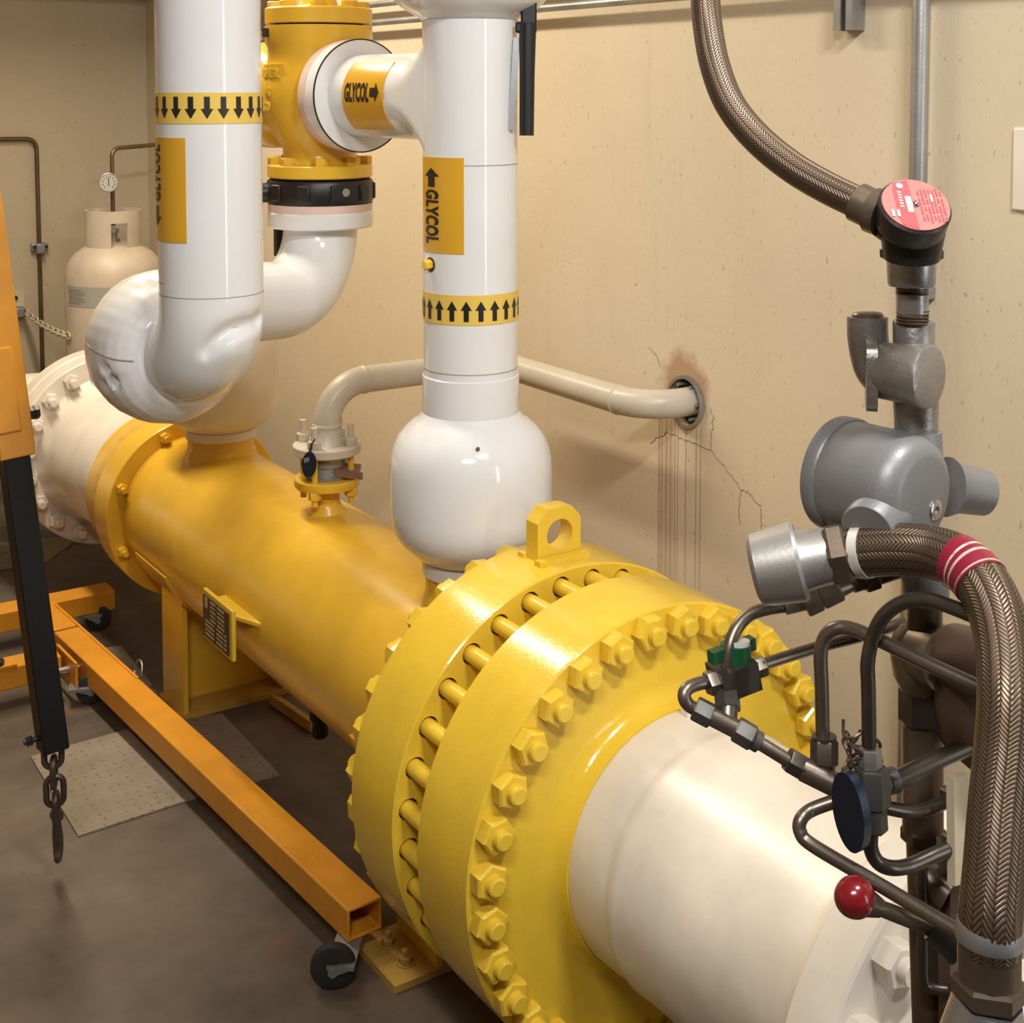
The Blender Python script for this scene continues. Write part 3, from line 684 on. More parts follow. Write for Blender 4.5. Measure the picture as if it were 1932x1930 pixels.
V, F = ARW; add_flat(b, V, F, lambda u, v: dz_(R(-91+28*v), 2.928-.1035*u, .006))
b.build('lettering', 'ink', lb, 0)
bd = MB().patch(dz_, R(-180), R(180), 3.346, 3.501, 90, 2).build('arrow_band', 'band', dn, 60)
b = MB()
for i in range(21):
    c_ = -2+i*360/21; V, F = arrow_shape(3); add_flat(b, V, F, lambda u, v: dz_(R(c_-6.5+13*v), 3.481-.11*u, .006))
b.build('arrows', 'ink', bd, 0)
# bulky dented jacket round the flanges behind the elbow
JN = Vector((-.10, .99, 0)).normalized(); JO = Vector((DX, DY, 2.103))
jk = MB().lathe(JO, JN, [(.262, .272), (.27, .30), (.30, .338), (.345, .378), (.41, .408), (.50, .423), (.60, .423), (.72, .400), (.83, .345), (.90, .27)], 34, ph=.1)
for v in jk.bm.verts:
    q = v.co-JO; v.co += (q-JN*q.dot(JN)).normalized()*noise.noise(v.co*2.6)*.006
bmesh.ops.subdivide_edges(jk.bm, edges=[e for e in jk.bm.edges], cuts=3, use_grid_fill=True)
def jpt(a_, u_, t_):
    d = Vector((-.99, -.10, 0))*a_+Vector((0, 0, 1))*u_; d.normalize(); return JO+JN*t_+d*.41, d
for (a_, u_, t_, rad, dp) in ((1, -.34, .40, .045, .075), (1, -.16, .43, .040, .040), (.98, -.26, .33, .045, .03), (1, -.42, .50, .05, .03), (.45, .92, .42, .11, .02)):
    pt, d = jpt(a_, u_, t_); jk.dent(pt, rad, -d*dp)
from mathutils.bvhtree import BVHTree
bmesh.ops.recalc_face_normals(jk.bm, faces=jk.bm.faces); tree = BVHTree.FromBMesh(jk.bm)
jk.build('elbow_cover', 'white_dull', dn, 22)
pts = []
for k in range(25):
    t_ = .66-.38*k/24; d = Vector((-.99, -.10, .10-.12*k/24)).normalized(); o_ = JO+JN*t_
    h = tree.ray_cast(o_+d*1.0, -d)
    if h[0] is not None: pts.append(h[0])
MB().tube(pts, .005, 8).build('seam', 'seam', dn)
MB().lathe(JO, JN, [(.256, .265), (.256, .283), (.267, .297), (.283, .292), (.288, .27)], 64).build('collar', 'white_jacket', dn, 40)
MB().tube(smooth_path([JO+JN*.82, (-1.25, 3.3, 2.02), (-.65, 4.35, 1.85), (-.18, 4.92, 1.75)], 8), .2, 32).build('hidden_run', 'white_jacket', dn)
# ------------------------------------------------------------------ jacket on the rear nozzle
rj = thing('nozzle_jacket', (0, 5.5, .74), 'bulbous white insulation jacket on the rear yellow nozzle behind the dented elbow', 'pipe jacket')
MB().lathe((0, 5.5, 0), (0, 0, 1), [(.735, .255), (.737, .28), (.805, .285), (.81, .275), (.85, .36), (.89, .41), (.94, .445), (1.02, .466), (1.5, .470), (1.62, .44), (1.75, .36), (1.85, .2)], 80).build('bell', 'white_pipe', rj, 50)
# ------------------------------------------------------------------ grey drain line
gl = thing('drain_pipe', (0, 3.57, 1.0), 'grey painted pipe arching from the small flange along and into the wall', 'pipe')
GX = 1.378
pth = fillet([(0, 3.57, 1.07), (0, 3.57, 1.50), (GX, 3.57, 1.50), (GX, 1.805, 1.50), (2.2, 1.805, 1.50)], .285, 12)
MB().tube(pth, .093, 32).build('pipe', 'cream_pipe', gl, 50)
for p_, ax in (((0, 3.57, 1.215), (0, 0, 1)), ((.285, 3.57, 1.5), (1, 0, 0)), ((GX, 2.09, 1.5), Y), ((1.093, 3.57, 1.5), (1, 0, 0)), ((GX, 3.285, 1.5), Y)):
    MB().lathe(p_, ax, [(-.018, .092), (-.008, .099), (.008, .099), (.018, .092)], 32).build('weld', 'cream_pipe', gl)
MB().lathe((0, 3.57, 0), (0, 0, 1), [(1.03, .08), (1.03, .226), (1.037, .233), (1.085, .233), (1.092, .226), (1.095, .125), (1.15, .10), (1.2, .092)], 48).build('flange', 'cream_pipe', gl)
bv = thing('butterfly_valve', (0, 3.57, .86), 'small steel wafer valve clamped between the grey flange and the yellow nozzle', 'valve')
MB().lathe((0, 3.57, 0), (0, 0, 1), [(.864, .07), (.864, .15), (.885, .155), (.89, .13), (.945, .125), (.95, .14), (1.0, .14), (1.028, .135), (1.03, .07)], 40).build('body', 'zinc', bv)
MB().box((.085, 3.45, .93), (.20, .14, .012), (.80, -.56, -.12), (.53, .80, .25)).box((.075, 3.385, .905), (.19, .012, .05), (.80, -.56, -.12), (.53, .80, 0)).build('lever_plate', 'pink_tag', bv, 25)
for i in range(4):
    a = R(-143+90*i); c, s = .182*math.cos(a), 3.57+.182*math.sin(a)
    sd = MB().cyl((c, s, .70), (c, s, 1.235), .022, None, 14).build('stud', 'yellow_old', bv)
    MB().hexn((c, s, 1.088), (c, s, 1.15), .047).cyl((c, s, 1.14), (c, s, 1.24), .024, None, 14).build('nut', 'cream_pipe', sd, 25)
    MB().hexn((c, s, .80), (c, s, .745), .045).build('nut', 'yellow_old', sd, 25)
vt = thing('valve_tag', (-.22, 3.38, .93), 'dark oval tag hanging by a thin chain from the small grey flange', 'tag')
tc = Vector((-.225, 3.375, 1.02)); ts = Vector((.85, -.5, .12)); b = MB()
b.prism([tc+ts*(.050*math.cos(2*math.pi*i/28))+Vector((0, 0, .088*math.sin(2*math.pi*i/28))) for i in range(28)], (.005, .008, 0)); b.build('tag_plate', 'blue_tag', vt)
MB().tube([(-.225, 3.372, 1.09), (-.215, 3.37, 1.13), (-.205, 3.375, 1.16), (-.175, 3.40, 1.18)], .009, 8).build('tag_chain', 'dark_steel', vt)
MB().box((-.243, 3.376, 1.055), (.035, .004, .03), (.85, -.5, .3), (.5, .85, 0)).build('tag_print', 'zinc', vt)
# wall sleeve with link seal
sl = thing('wall_sleeve', (WX, 1.823, 1.3), 'grey round sleeve in the plaster wall with dark segmented seal around the pipe', 'pipe sleeve')
MB().lathe((WX-.03, 1.823, 1.496), (1, 0, 0), [(0, .150), (0, .172), (.33, .172), (.33, .150)], 56, caps=False).build('sleeve', 'galv', sl)
for i in range(12):
    a = 2*math.pi*i/12; c, s = math.cos(a), math.sin(a)
    sg_ = MB().box((WX+.05, 1.815+.121*c, 1.498+.121*s), (.05, .05, .052), (1, 0, 0), (0, c, s), (0, -s, c)).build('seal_link', 'rubber', sl, 25, bevel=.006)
    if i % 2 == 0: MB().cyl((WX-.04, 1.815+.121*c, 1.498+.121*s), (WX+.05, 1.815+.121*c, 1.498+.121*s), .011, None, 10).build('seal_bolt', 'zinc', sg_)
# ------------------------------------------------------------------ black lever handle beside the riser
lv = thing('valve_lever', (.17, 1.39, 3.25), 'black lever grip hanging down beside the top of the riser pipe', 'lever')
MB().box((.19, 1.395, 3.93), (.088, .05, .22), (.83, -.55, 0), (.55, .83, 0)).box((.145, 1.425, 3.855), (.04, .045, .06), (.83, -.55, 0), (.55, .83, 0)).build('handle_head', 'black', lv, 25, bevel=.012)
MB().tube([(.183, 1.395, 3.88), (.178, 1.392, 3.6), (.172, 1.388, 3.262)], [.048, .042, .040], 20).build('grip', 'black', lv)
MB().prism([(.120, 1.44, 3.80), (.150, 1.42, 3.80), (.115, 1.43, 3.29), (.083, 1.45, 3.29)], (.012, .018, 0)).build('trigger', 'zinc', lv, 25)
MB().tube([(.19, 1.395, 4.0), (.22, 1.36, 4.15), (.26, 1.30, 4.30)], .04, 16).build('lever_arm', 'black', lv)
# ------------------------------------------------------------------ engine hoist
ho = thing('engine_hoist', (-1.9, 6.6, -FZ), 'orange folding engine hoist with black boom extension standing left of the exchanger', 'engine hoist')
X1 = (1, 0, 0); Z1 = (0, 0, 1)
def hollow(a, b, w, h, t, up=(0, 0, 1)):
    """square steel tube from a to b, open at end a"""
    a, b = Vector(a), Vector(b); ax = (b-a).normalized(); u = (Vector(up)-ax*Vector(up).dot(ax)).normalized(); s = ax.cross(u)
    m = MB(); L = []
    for p, k in ((b, 0), (a, 0), (a, t), (b, t)):
        L.append([m.bm.verts.new(p+s*(i*(w/2-k))+u*(j*(h/2-k))) for i, j in ((-1, -1), (1, -1), (1, 1), (-1, 1))])
    for A, B in zip(L, L[1:]):
        for i in range(4): m.bm.faces.new((A[i], A[(i+1) % 4], B[(i+1) % 4], B[i]))
    m.bm.faces.new(L[0][::-1]); m.bm.faces.new(L[3]); return m
leg = hollow((-.657, 1.78, -1.15), (-.918, 6.70, -1.15), .226, .19, .02).build('leg', 'orange', ho, 25, bevel=.012)
hollow((-3.15, 1.78, -1.15), (-2.89, 6.70, -1.15), .226, .19, .02).build('leg', 'orange', ho, 25, bevel=.012)
MB().box((-1.98, 6.27, -1.14), (1.72, .24, .18)).build('front_beam', 'orange', ho, 25, bevel=.012)
MB().box((-1.90, 7.49, -1.14), (3.20, .26, .18)).build('rear_beam', 'orange', ho, 25, bevel=.012)
MB().box((-.94, 7.06, -1.145), (.235, .62, .175)).build('leg_socket', 'orange', ho, 25, bevel=.01)
MB().box((-.80, 6.35, -1.145), (.022, 1.9, .20), (1, .0, 0), (-.053, .9986, 0)).build('socket_plate', 'orange', ho, 25)
MB().prism([(-1.055, 5.93, -1.27), (-1.055, 5.93, -1.045), (-1.075, 6.40, -1.045), (-1.075, 6.40, -1.27)], (-.022, 0, 0)).build('socket_plate', 'orange', ho, 25)
MB().cyl((-1.20, 6.10, -1.15), (-1.05, 6.10, -1.15), .032).cyl((-1.05, 6.1, -1.15), (-.70, 6.1, -1.15), .018).build('pin', 'chrome', ho)
MB().tube([Vector((-.66, 5.65, -1.10))+Vector((.02*math.sin(t), .0, 0))+Vector((0, .075*math.cos(t), .075*math.sin(t))) for t in [2*math.pi*i/20 for i in range(20)]], .008, 8).build('pin_ring', 'zinc', ho)
MB().box((-1.72, 6.22, -1.04), (.5, .16, .02)).build('jack_plate', 'orange', ho, 25)
MB().lathe((-1.62, 6.22, -1.03), Z1, [(0, .07), (.03, .07), (.04, .03), (.06, .03)], 20).build('jack_bolt', 'dark_steel', ho)
def caster(x, y, ztop, yaw, r=.115, off=.07, hub=None):
    c, s = math.cos(yaw), math.sin(yaw); X = Vector((c, s, 0)); Yv = Vector((-s, c, 0)); zc_ = -1.4+r
    cx = Vector((x, y, 0))+X*off if hub is None else Vector((*hub, 0))
    w = MB().lathe(cx+Yv*-.035+Vector((0, 0, zc_)), Yv, [(0, r*.35), (0, r*.80), (.008, r*.96), (.02, r), (.05, r), (.062, r*.96), (.07, r*.80), (.07, r*.35)], 40).lathe(cx+Yv*-.042+Vector((0, 0, zc_)), Yv, [(0, r*.3), (.084, r*.3)], 20).build('caster_wheel', 'rubber', ho)
    f = MB()
    pv = Vector((x, y, 0)) if hub is None else cx-X*.05
    for k in (-1, 1):
        o = Yv*(k*.047); p = pv
        f.prism([p-X*.07+o+Vector((0, 0, ztop-.025)), p+X*.075+o+Vector((0, 0, ztop-.025)), cx+X*.028+o+Vector((0, 0, zc_-.02)), cx+o+Vector((0, 0, zc_-.042)), cx-X*.028+o+Vector((0, 0, zc_-.02))], Yv*(.010*k))
    f.box(((x+pv.x)/2, (y+pv.y)/2, ztop-.012), (.20 if hub is None else .30, .15, .024), X if hub is None else (Vector((x, y, 0))-pv).normalized(), Yv if hub is None else Vector((0, 0, 1)).cross((Vector((x, y, 0))-pv).normalized())); f.cyl(cx-Yv*.06+Vector((0, 0, zc_)), cx+Yv*.06+Vector((0, 0, zc_)), .018, None, 12)
    f.build('caster_fork', 'zinc', ho, 25)
caster(-.755, 1.80, -1.245, R(152), .125, 0, (-.905, 1.685)); caster(-.50, 7.42, -1.23, R(-25), .115, .06); caster(-1.02, 5.95, -1.245, R(-20), .12, .07); caster(-2.8, 7.45, -1.23, R(20)); caster(-3.1, 1.93, -1.245, R(200)); caster(-2.7, 6.2, -1.245, R(20))
# mast and hanging boom
MB().box((-2.15, 7.2, .55), (.2, .24, 3.2)).build('mast', 'orange', ho, 25, bevel=.01)
B0, B1 = Vector((-1.897, 3.52, -.53)), Vector((-2.030, 3.762, 1.262)); bd_ = (B0-B1).normalized()
def along(a, b, w, d, mat, nm, bevel=.012, up=X1):
    a, b = Vector(a), Vector(b); ax = (b-a).normalized(); x = (Vector(up)-ax*Vector(up).dot(ax)).normalized(); y = ax.cross(x)
    return MB().box((a+b)/2, (w, d, (b-a).length), x, y, ax).build(nm, mat, ho, 25, bevel=bevel)
ext = hollow(B0, B1-bd_*.3, .185, .155, .016, up=(1, 0, 0)).build('boom_extension', 'black_tube', ho, 25, bevel=.008)
B2 = B1+bd_*.0; B3 = B1-bd_*2.6
hollow(B2, B3, .235, .215, .02, up=(1, 0, 0)).build('boom', 'orange', ho, 25, bevel=.012)
xo = (Vector(X1)-bd_*bd_.x).normalized(); yo = bd_.cross(xo); yo = yo if yo.y < 0 else -yo
MB().box(B1-bd_*.42-xo*.045+yo*.125, (.17, .03, .52), xo, yo, bd_).build('boom_plate', 'orange', ho, 25, bevel=.012)
q = B1-bd_*.24; MB().hexn(q+xo*.12, q+xo*.155, .042).cyl(q+xo*.09, q+xo*.13, .022).hexn(q+xo*.145, q+xo*.185, .045).build('boom_bolt', 'dark_steel', ho, 25)
q = B0-bd_*.09; MB().hexn(q-xo*.115, q-xo*.15, .032).cyl(q-xo*.07, q-xo*.165, .016).build('tip_bolt', 'dark_steel', ho, 25)
along(B3, B3+Vector((-.05, 3.4, .3)), .2, .2, 'orange', 'boom_arm')
# chain and hook
hc = thing('hook_chain', (-1.89, 3.52, -1.15), 'short dark steel chain and hook hanging from the black boom tip', 'chain')
def link(c, L, w, r, yaw):
    c = Vector(c); X = Vector((math.cos(yaw), math.sin(yaw), 0)); pts = []
    for k in range(24):
        t = 2*math.pi*k/24; x, z = math.cos(t)*w, math.sin(t)*w
        pts.append(c+X*x+Vector((0, 0, z+(L/2-w)*(1 if z > 0 else -1 if z < 0 else 0))))
    pts.append(pts[0]); return MB().tube(pts, r, 10, caps=False)
hx, hy = B0.x, B0.y+.01
ya = R(-15); zt = -.50
for k, z in enumerate((-.56, -.685, -.805, -.915)): link((hx+.004*k, hy, z), .185, .052, .019, ya+(0 if k % 2 == 0 else R(82))).build('link', 'chain', hc)
hk = [(0, 0), (0, -.05), (.012, -.10), (.035, -.15), (.05, -.20), (.046, -.25), (.02, -.285), (-.015, -.275), (-.035, -.24)]
H = Vector((hx+.015, hy, -.965)); X = Vector((math.cos(R(70)), math.sin(R(70)), 0))
MB().tube(smooth_path([H+X*a+Vector((0, 0, b_)) for a, b_ in hk], 4), [.020+.014*math.sin(math.pi*min(1, i/28)) for i in range(33)], 12).lathe(H-Vector((.0, .022, -.0)), Y, [(0, .02), (0, .038), (.044, .038), (.044, .02)], 20).build('hook', 'chain', hc)
# ------------------------------------------------------------------ gas bottle in the far corner
tx, ty = .704, 10.40
tk = thing('gas_bottle', (tx, ty, -FZ), 'faded cream gas bottle with guard collar chained in the far corner', 'gas bottle')
MB().lathe((tx, ty, 0), Z1, [(-1.36, .42), (-1.40, .42), (-1.40, .45), (-1.33, .46), (-1.30, .51), (-1.2, .535), (1.40, .535), (1.50, .525), (1.60, .49), (1.69, .41), (1.75, .32), (1.79, .2), (1.80, .08)], 64).build('body', 'tank', tk, 50)
fn = lambda a, z, e: Vector((tx+(.29+e)*math.cos(a), ty+(.29+e)*math.sin(a), z))
camaz = R(-107)
for a0, a1, z0, z1 in ((-100, -5, 1.70, 2.163), (-5, 30, 2.03, 2.163), (30, 110, 1.70, 2.163), (110, 260, 1.98, 2.163)): MB().patch(fn, camaz+R(a0), camaz+R(a1), z0, z1, 20, 2, -.012, .012).build('collar', 'tank', tk, 25)
MB().lathe((tx, ty, 1.78), Z1, [(0, .07), (.06, .07), (.065, .045), (.12, .045), (.125, .06), (.17, .06), (.18, .03)], 20).build('valve', 'nickel', tk)
fs = lambda a, z, e: Vector((tx+(.535+e)*math.cos(a), ty+(.535+e)*math.sin(a), z))
lb = MB().patch(fs, camaz+R(-66), camaz+R(-5), 1.14, 1.36, 20, 2).build('sticker', 'sticker', tk)
b = MB()
for k in range(7): b.patch(fs, camaz+R(-62), camaz+R(-36 if k % 3 else -42), 1.17+.024*k, 1.178+.024*k, 8, 1, .004, .006)
b.build('sticker_print', 'print', lb)
pg = thing('pressure_gauge', (tx-.09, ty-.08, 2.35), 'round dial pressure gauge on the thin tube above the gas bottle', 'gauge')
gd = Vector((-.29, -.95, 0))
MB().lathe(Vector((tx-.062, ty-.06, 2.475)), gd, [(0, .09), (.01, .108), (.07, .108), (.075, .10), (.065, .095)], 36).build('case', 'zinc', pg)
MB().cyl(Vector((tx-.062, ty-.06, 2.475))+gd*.064, Vector((tx-.062, ty-.06, 2.475))+gd*.067, .096).build('dial', 'dial', pg)
MB().cyl(Vector((tx-.062, ty-.06, 2.475)), (tx, ty, 2.475), .03, None, 14).cyl((tx, ty, 2.43), (tx, ty, 2.52), .034, None, 14).build('stem', 'copper_dark', pg)
b = MB(); gx = Vector((.95, -.29, 0)); g0 = Vector((tx-.062, ty-.06, 2.475))+gd*.069
b.box(g0+Vector((0, 0, .01)), (.008, .004, .09), gx, gd, Z1)
for k in range(10):
    t = R(-45+30*k); b.box(g0+(gx*math.cos(t)+Vector((0, 0, 1))*math.sin(t))*.066, (.018, .003, .006), gx*math.cos(t)+Vector((0, 0, 1))*math.sin(t), gd, gx*-math.sin(t)+Vector((0, 0, 1))*math.cos(t))
b.build('needle', 'ink', pg)
def single(mb, name, mat, label, cat, smooth=40, **k): return tag(mb.build(name, mat, None, smooth, **k), label, cat)
single(MB().tube(fillet([(tx, ty, 1.98), (tx, ty, 2.846), (1.73, ty+.3, 2.89)], .10, 8), .024, 12), 'gas_tube', 'copper_dark', 'thin brown tube rising from the gas bottle and bending right', 'tube')
single(MB().tube(fillet([(-3.5, 12.13, 2.94), (.335, 12.13, 2.91), (.352, 12.13, -1.39)], .12, 8), .026, 12), 'wall_tube', 'copper_dark', 'thin brown tube running along the back wall then straight down', 'tube')
cl = thing('tube_clamp', (.345, 12.1, 1.55), 'small grey clamp holding the brown tube to the back wall', 'clamp')
MB().box((.345, 12.14, 1.60), (.20, .06, .09)).build('plate', 'zinc', cl, 25, bevel=.01); MB().box((.345, 12.09, 1.58), (.10, .06, .13)).build('saddle', 'zinc', cl, 25, bevel=.015)
for x in (.275, .415): MB().cyl((x, 12.13, 1.60), (x, 12.09, 1.60), .02, None, 12).build('screw', 'dark_steel', cl)
an = thing('chain_bracket', (.05, 12.15, .75), 'small grey anchor bracket on the back wall beside the brown tube', 'bracket')
MB().box((.05, 12.18, .92), (.22, .05, .30)).build('plate', 'cream', an, 25); MB().box((.05, 12.10, .83), (.17, .16, .13)).build('block', 'zinc', an, 25, bevel=.02)
MB().cyl((.05, 12.16, 1.0), (.05, 12.12, 1.0), .025, None, 14).build('screw', 'dark_steel', an)
cc = thing('tank_chain', (.3, 11.2, .6), 'pale steel chain sagging from the wall bracket to the gas bottle', 'chain')
A_, B_ = Vector((.14, 12.05, .84)), Vector((.165, 10.30, .80)); n_ = 17; ax_ = (B_-A_).normalized()
for k in range(n_):
    t = (k+.5)/n_; c = A_+(B_-A_)*t-Vector((0, 0, .045*4*t*(1-t))); pts = []
    s_ = ax_.cross(Vector((0, 0, 1))).normalized() if k % 2 else Vector((0, 0, 1))
    for q in range(17):
        a = 2*math.pi*q/16; x, y = math.cos(a)*.034, math.sin(a)*.034; pts.append(c+s_*y+ax_*(x+(.036 if x > 0 else -.036)))
    MB().tube(pts, .012, 8, caps=False).build('link', 'cream', cc)
# ------------------------------------------------------------------ right wall: conduit, strut, cover plate, upper lines
co_ = thing('wall_conduit', (1.66, -.07, -FZ), 'grey steel conduit running straight up the plaster wall behind the red cap', 'conduit')
MB().cyl((1.655, -.075, -1.35), (1.655, -.075, 6.9), .0475).build('pipe', 'galv', co_)
for z in (2.45, 5.0): MB().box((1.70, -.075, z), (.05, .14, .06)).build('strap', 'galv', co_)
st = thing('strut_channel', (1.70, .44, 3.84), 'short end of grey slotted strut channel at the top of the wall', 'strut')
for y, w in ((.375, .03), (.48, .03)): pass
MB().box((1.675, .502, 5.3), (.10, .014, 2.92)).box((1.675, .378, 5.3), (.10, .014, 2.92)).box((1.722, .44, 5.3), (.014, .12, 2.92)).box((1.63, .482, 5.3), (.012, .05, 2.92)).box((1.63, .395, 5.3), (.012, .045, 2.92)).build('channel', 'galv', st, 25)
pw = single(MB().box((1.722, -.80, 3.125), (.022, .39, .412)), 'cover_plate', 'plate_white', 'blank cream cover plate on the wall at the right edge', 'cover plate', 25, bevel=.012)
for z, lab in ((4.265, 'upper of two thin pipes along the top of the plaster wall'), (4.105, 'lower of two thin pipes along the top of the plaster wall')):
    single(MB().cyl((1.62, -2, z), (1.62, 9.3, z-.02), .028), 'wall_pipe', 'galv', lab, 'pipe')
# ------------------------------------------------------------------ pads on the floor, drain under the shell
def pad(name, pts, label):
    b = MB(); b.prism([(x, y, -1.398) for x, y in pts], (0, 0, .012)); single(b, name, 'pad', label, 'floor pad', 25)
pad('floor_pad', [(-1.626, 3.985), (-.80, 4.03), (-.86, 5.30), (-1.60, 5.27)], 'beige dotted absorbent pad lying on the floor below the hook')
pad('floor_pad', [(-.79, 4.04), (-.185, 4.0), (-.16, 5.15), (-.84, 5.30)], 'beige dotted absorbent pad half under the yellow shell beside the orange leg')
pad('floor_pad', [(-.75, 5.75), (-.45, 5.80), (-.40, 6.9), (-.78, 7.0)], 'beige dotted absorbent pad on the floor beside the rear yellow saddle')
pad('floor_pad', [(-1.4, 9.55), (-.38, 9.45), (.20, 10.1), (-1.3, 10.6)], 'pale pad on the floor under the far white flange')
dv = thing('drain_valve', (.03, 3.78, -.98), 'small dark drain fitting under the yellow shell', 'drain valve')
MB().lathe((.03, 3.78, 0), Z1, [(-.60, .05), (-.86, .05), (-.87, .075), (-.94, .075), (-.95, .05), (-1.0, .055), (-1.06, .06), (-1.08, .04)][::-1], 24).build('body', 'dark_steel', dv)
MB().hexn((.03, 3.78, -.80), (.03, 3.78, -.87), .085).build('nut', 'brass', dv, 25)
bk2 = MB().box((.30, 4.80, -1.375), (.10, .62, .045), (1, .1, 0), (-.1, 1, 0)).box((.27, 4.80, -1.34), (.03, .60, .05), (1, .1, 0), (-.1, 1, 0))
single(bk2, 'floor_angle', 'yellow_worn', 'short worn yellow steel angle on the dark floor under the shell', 'steel angle', 25, bevel=.006)
bx_ = thing('wall_box', (1.62, 8.2, 4.1), 'rough grey box on the wall behind the yellow valve bonnet', 'box')
MB().box((1.62, 8.35, 4.32), (.2, .42, .44)).build('body', 'brown_paint', bx_, 25, bevel=.02); MB().box((1.56, 8.35, 4.08), (.12, .5, .03)).build('rail', 'zinc', bx_, 25)
hv = thing('blue_valve', (1.5, 7.75, 4.2), 'small dark blue valve on the wall line behind the yellow valve bonnet', 'valve')
MB().box((1.52, 7.72, 4.31), (.10, .22, .10)).cyl((1.52, 7.72, 4.3), (1.52, 7.72, 4.6), .05).build('body', 'wire_green', hv, 25, bevel=.02)
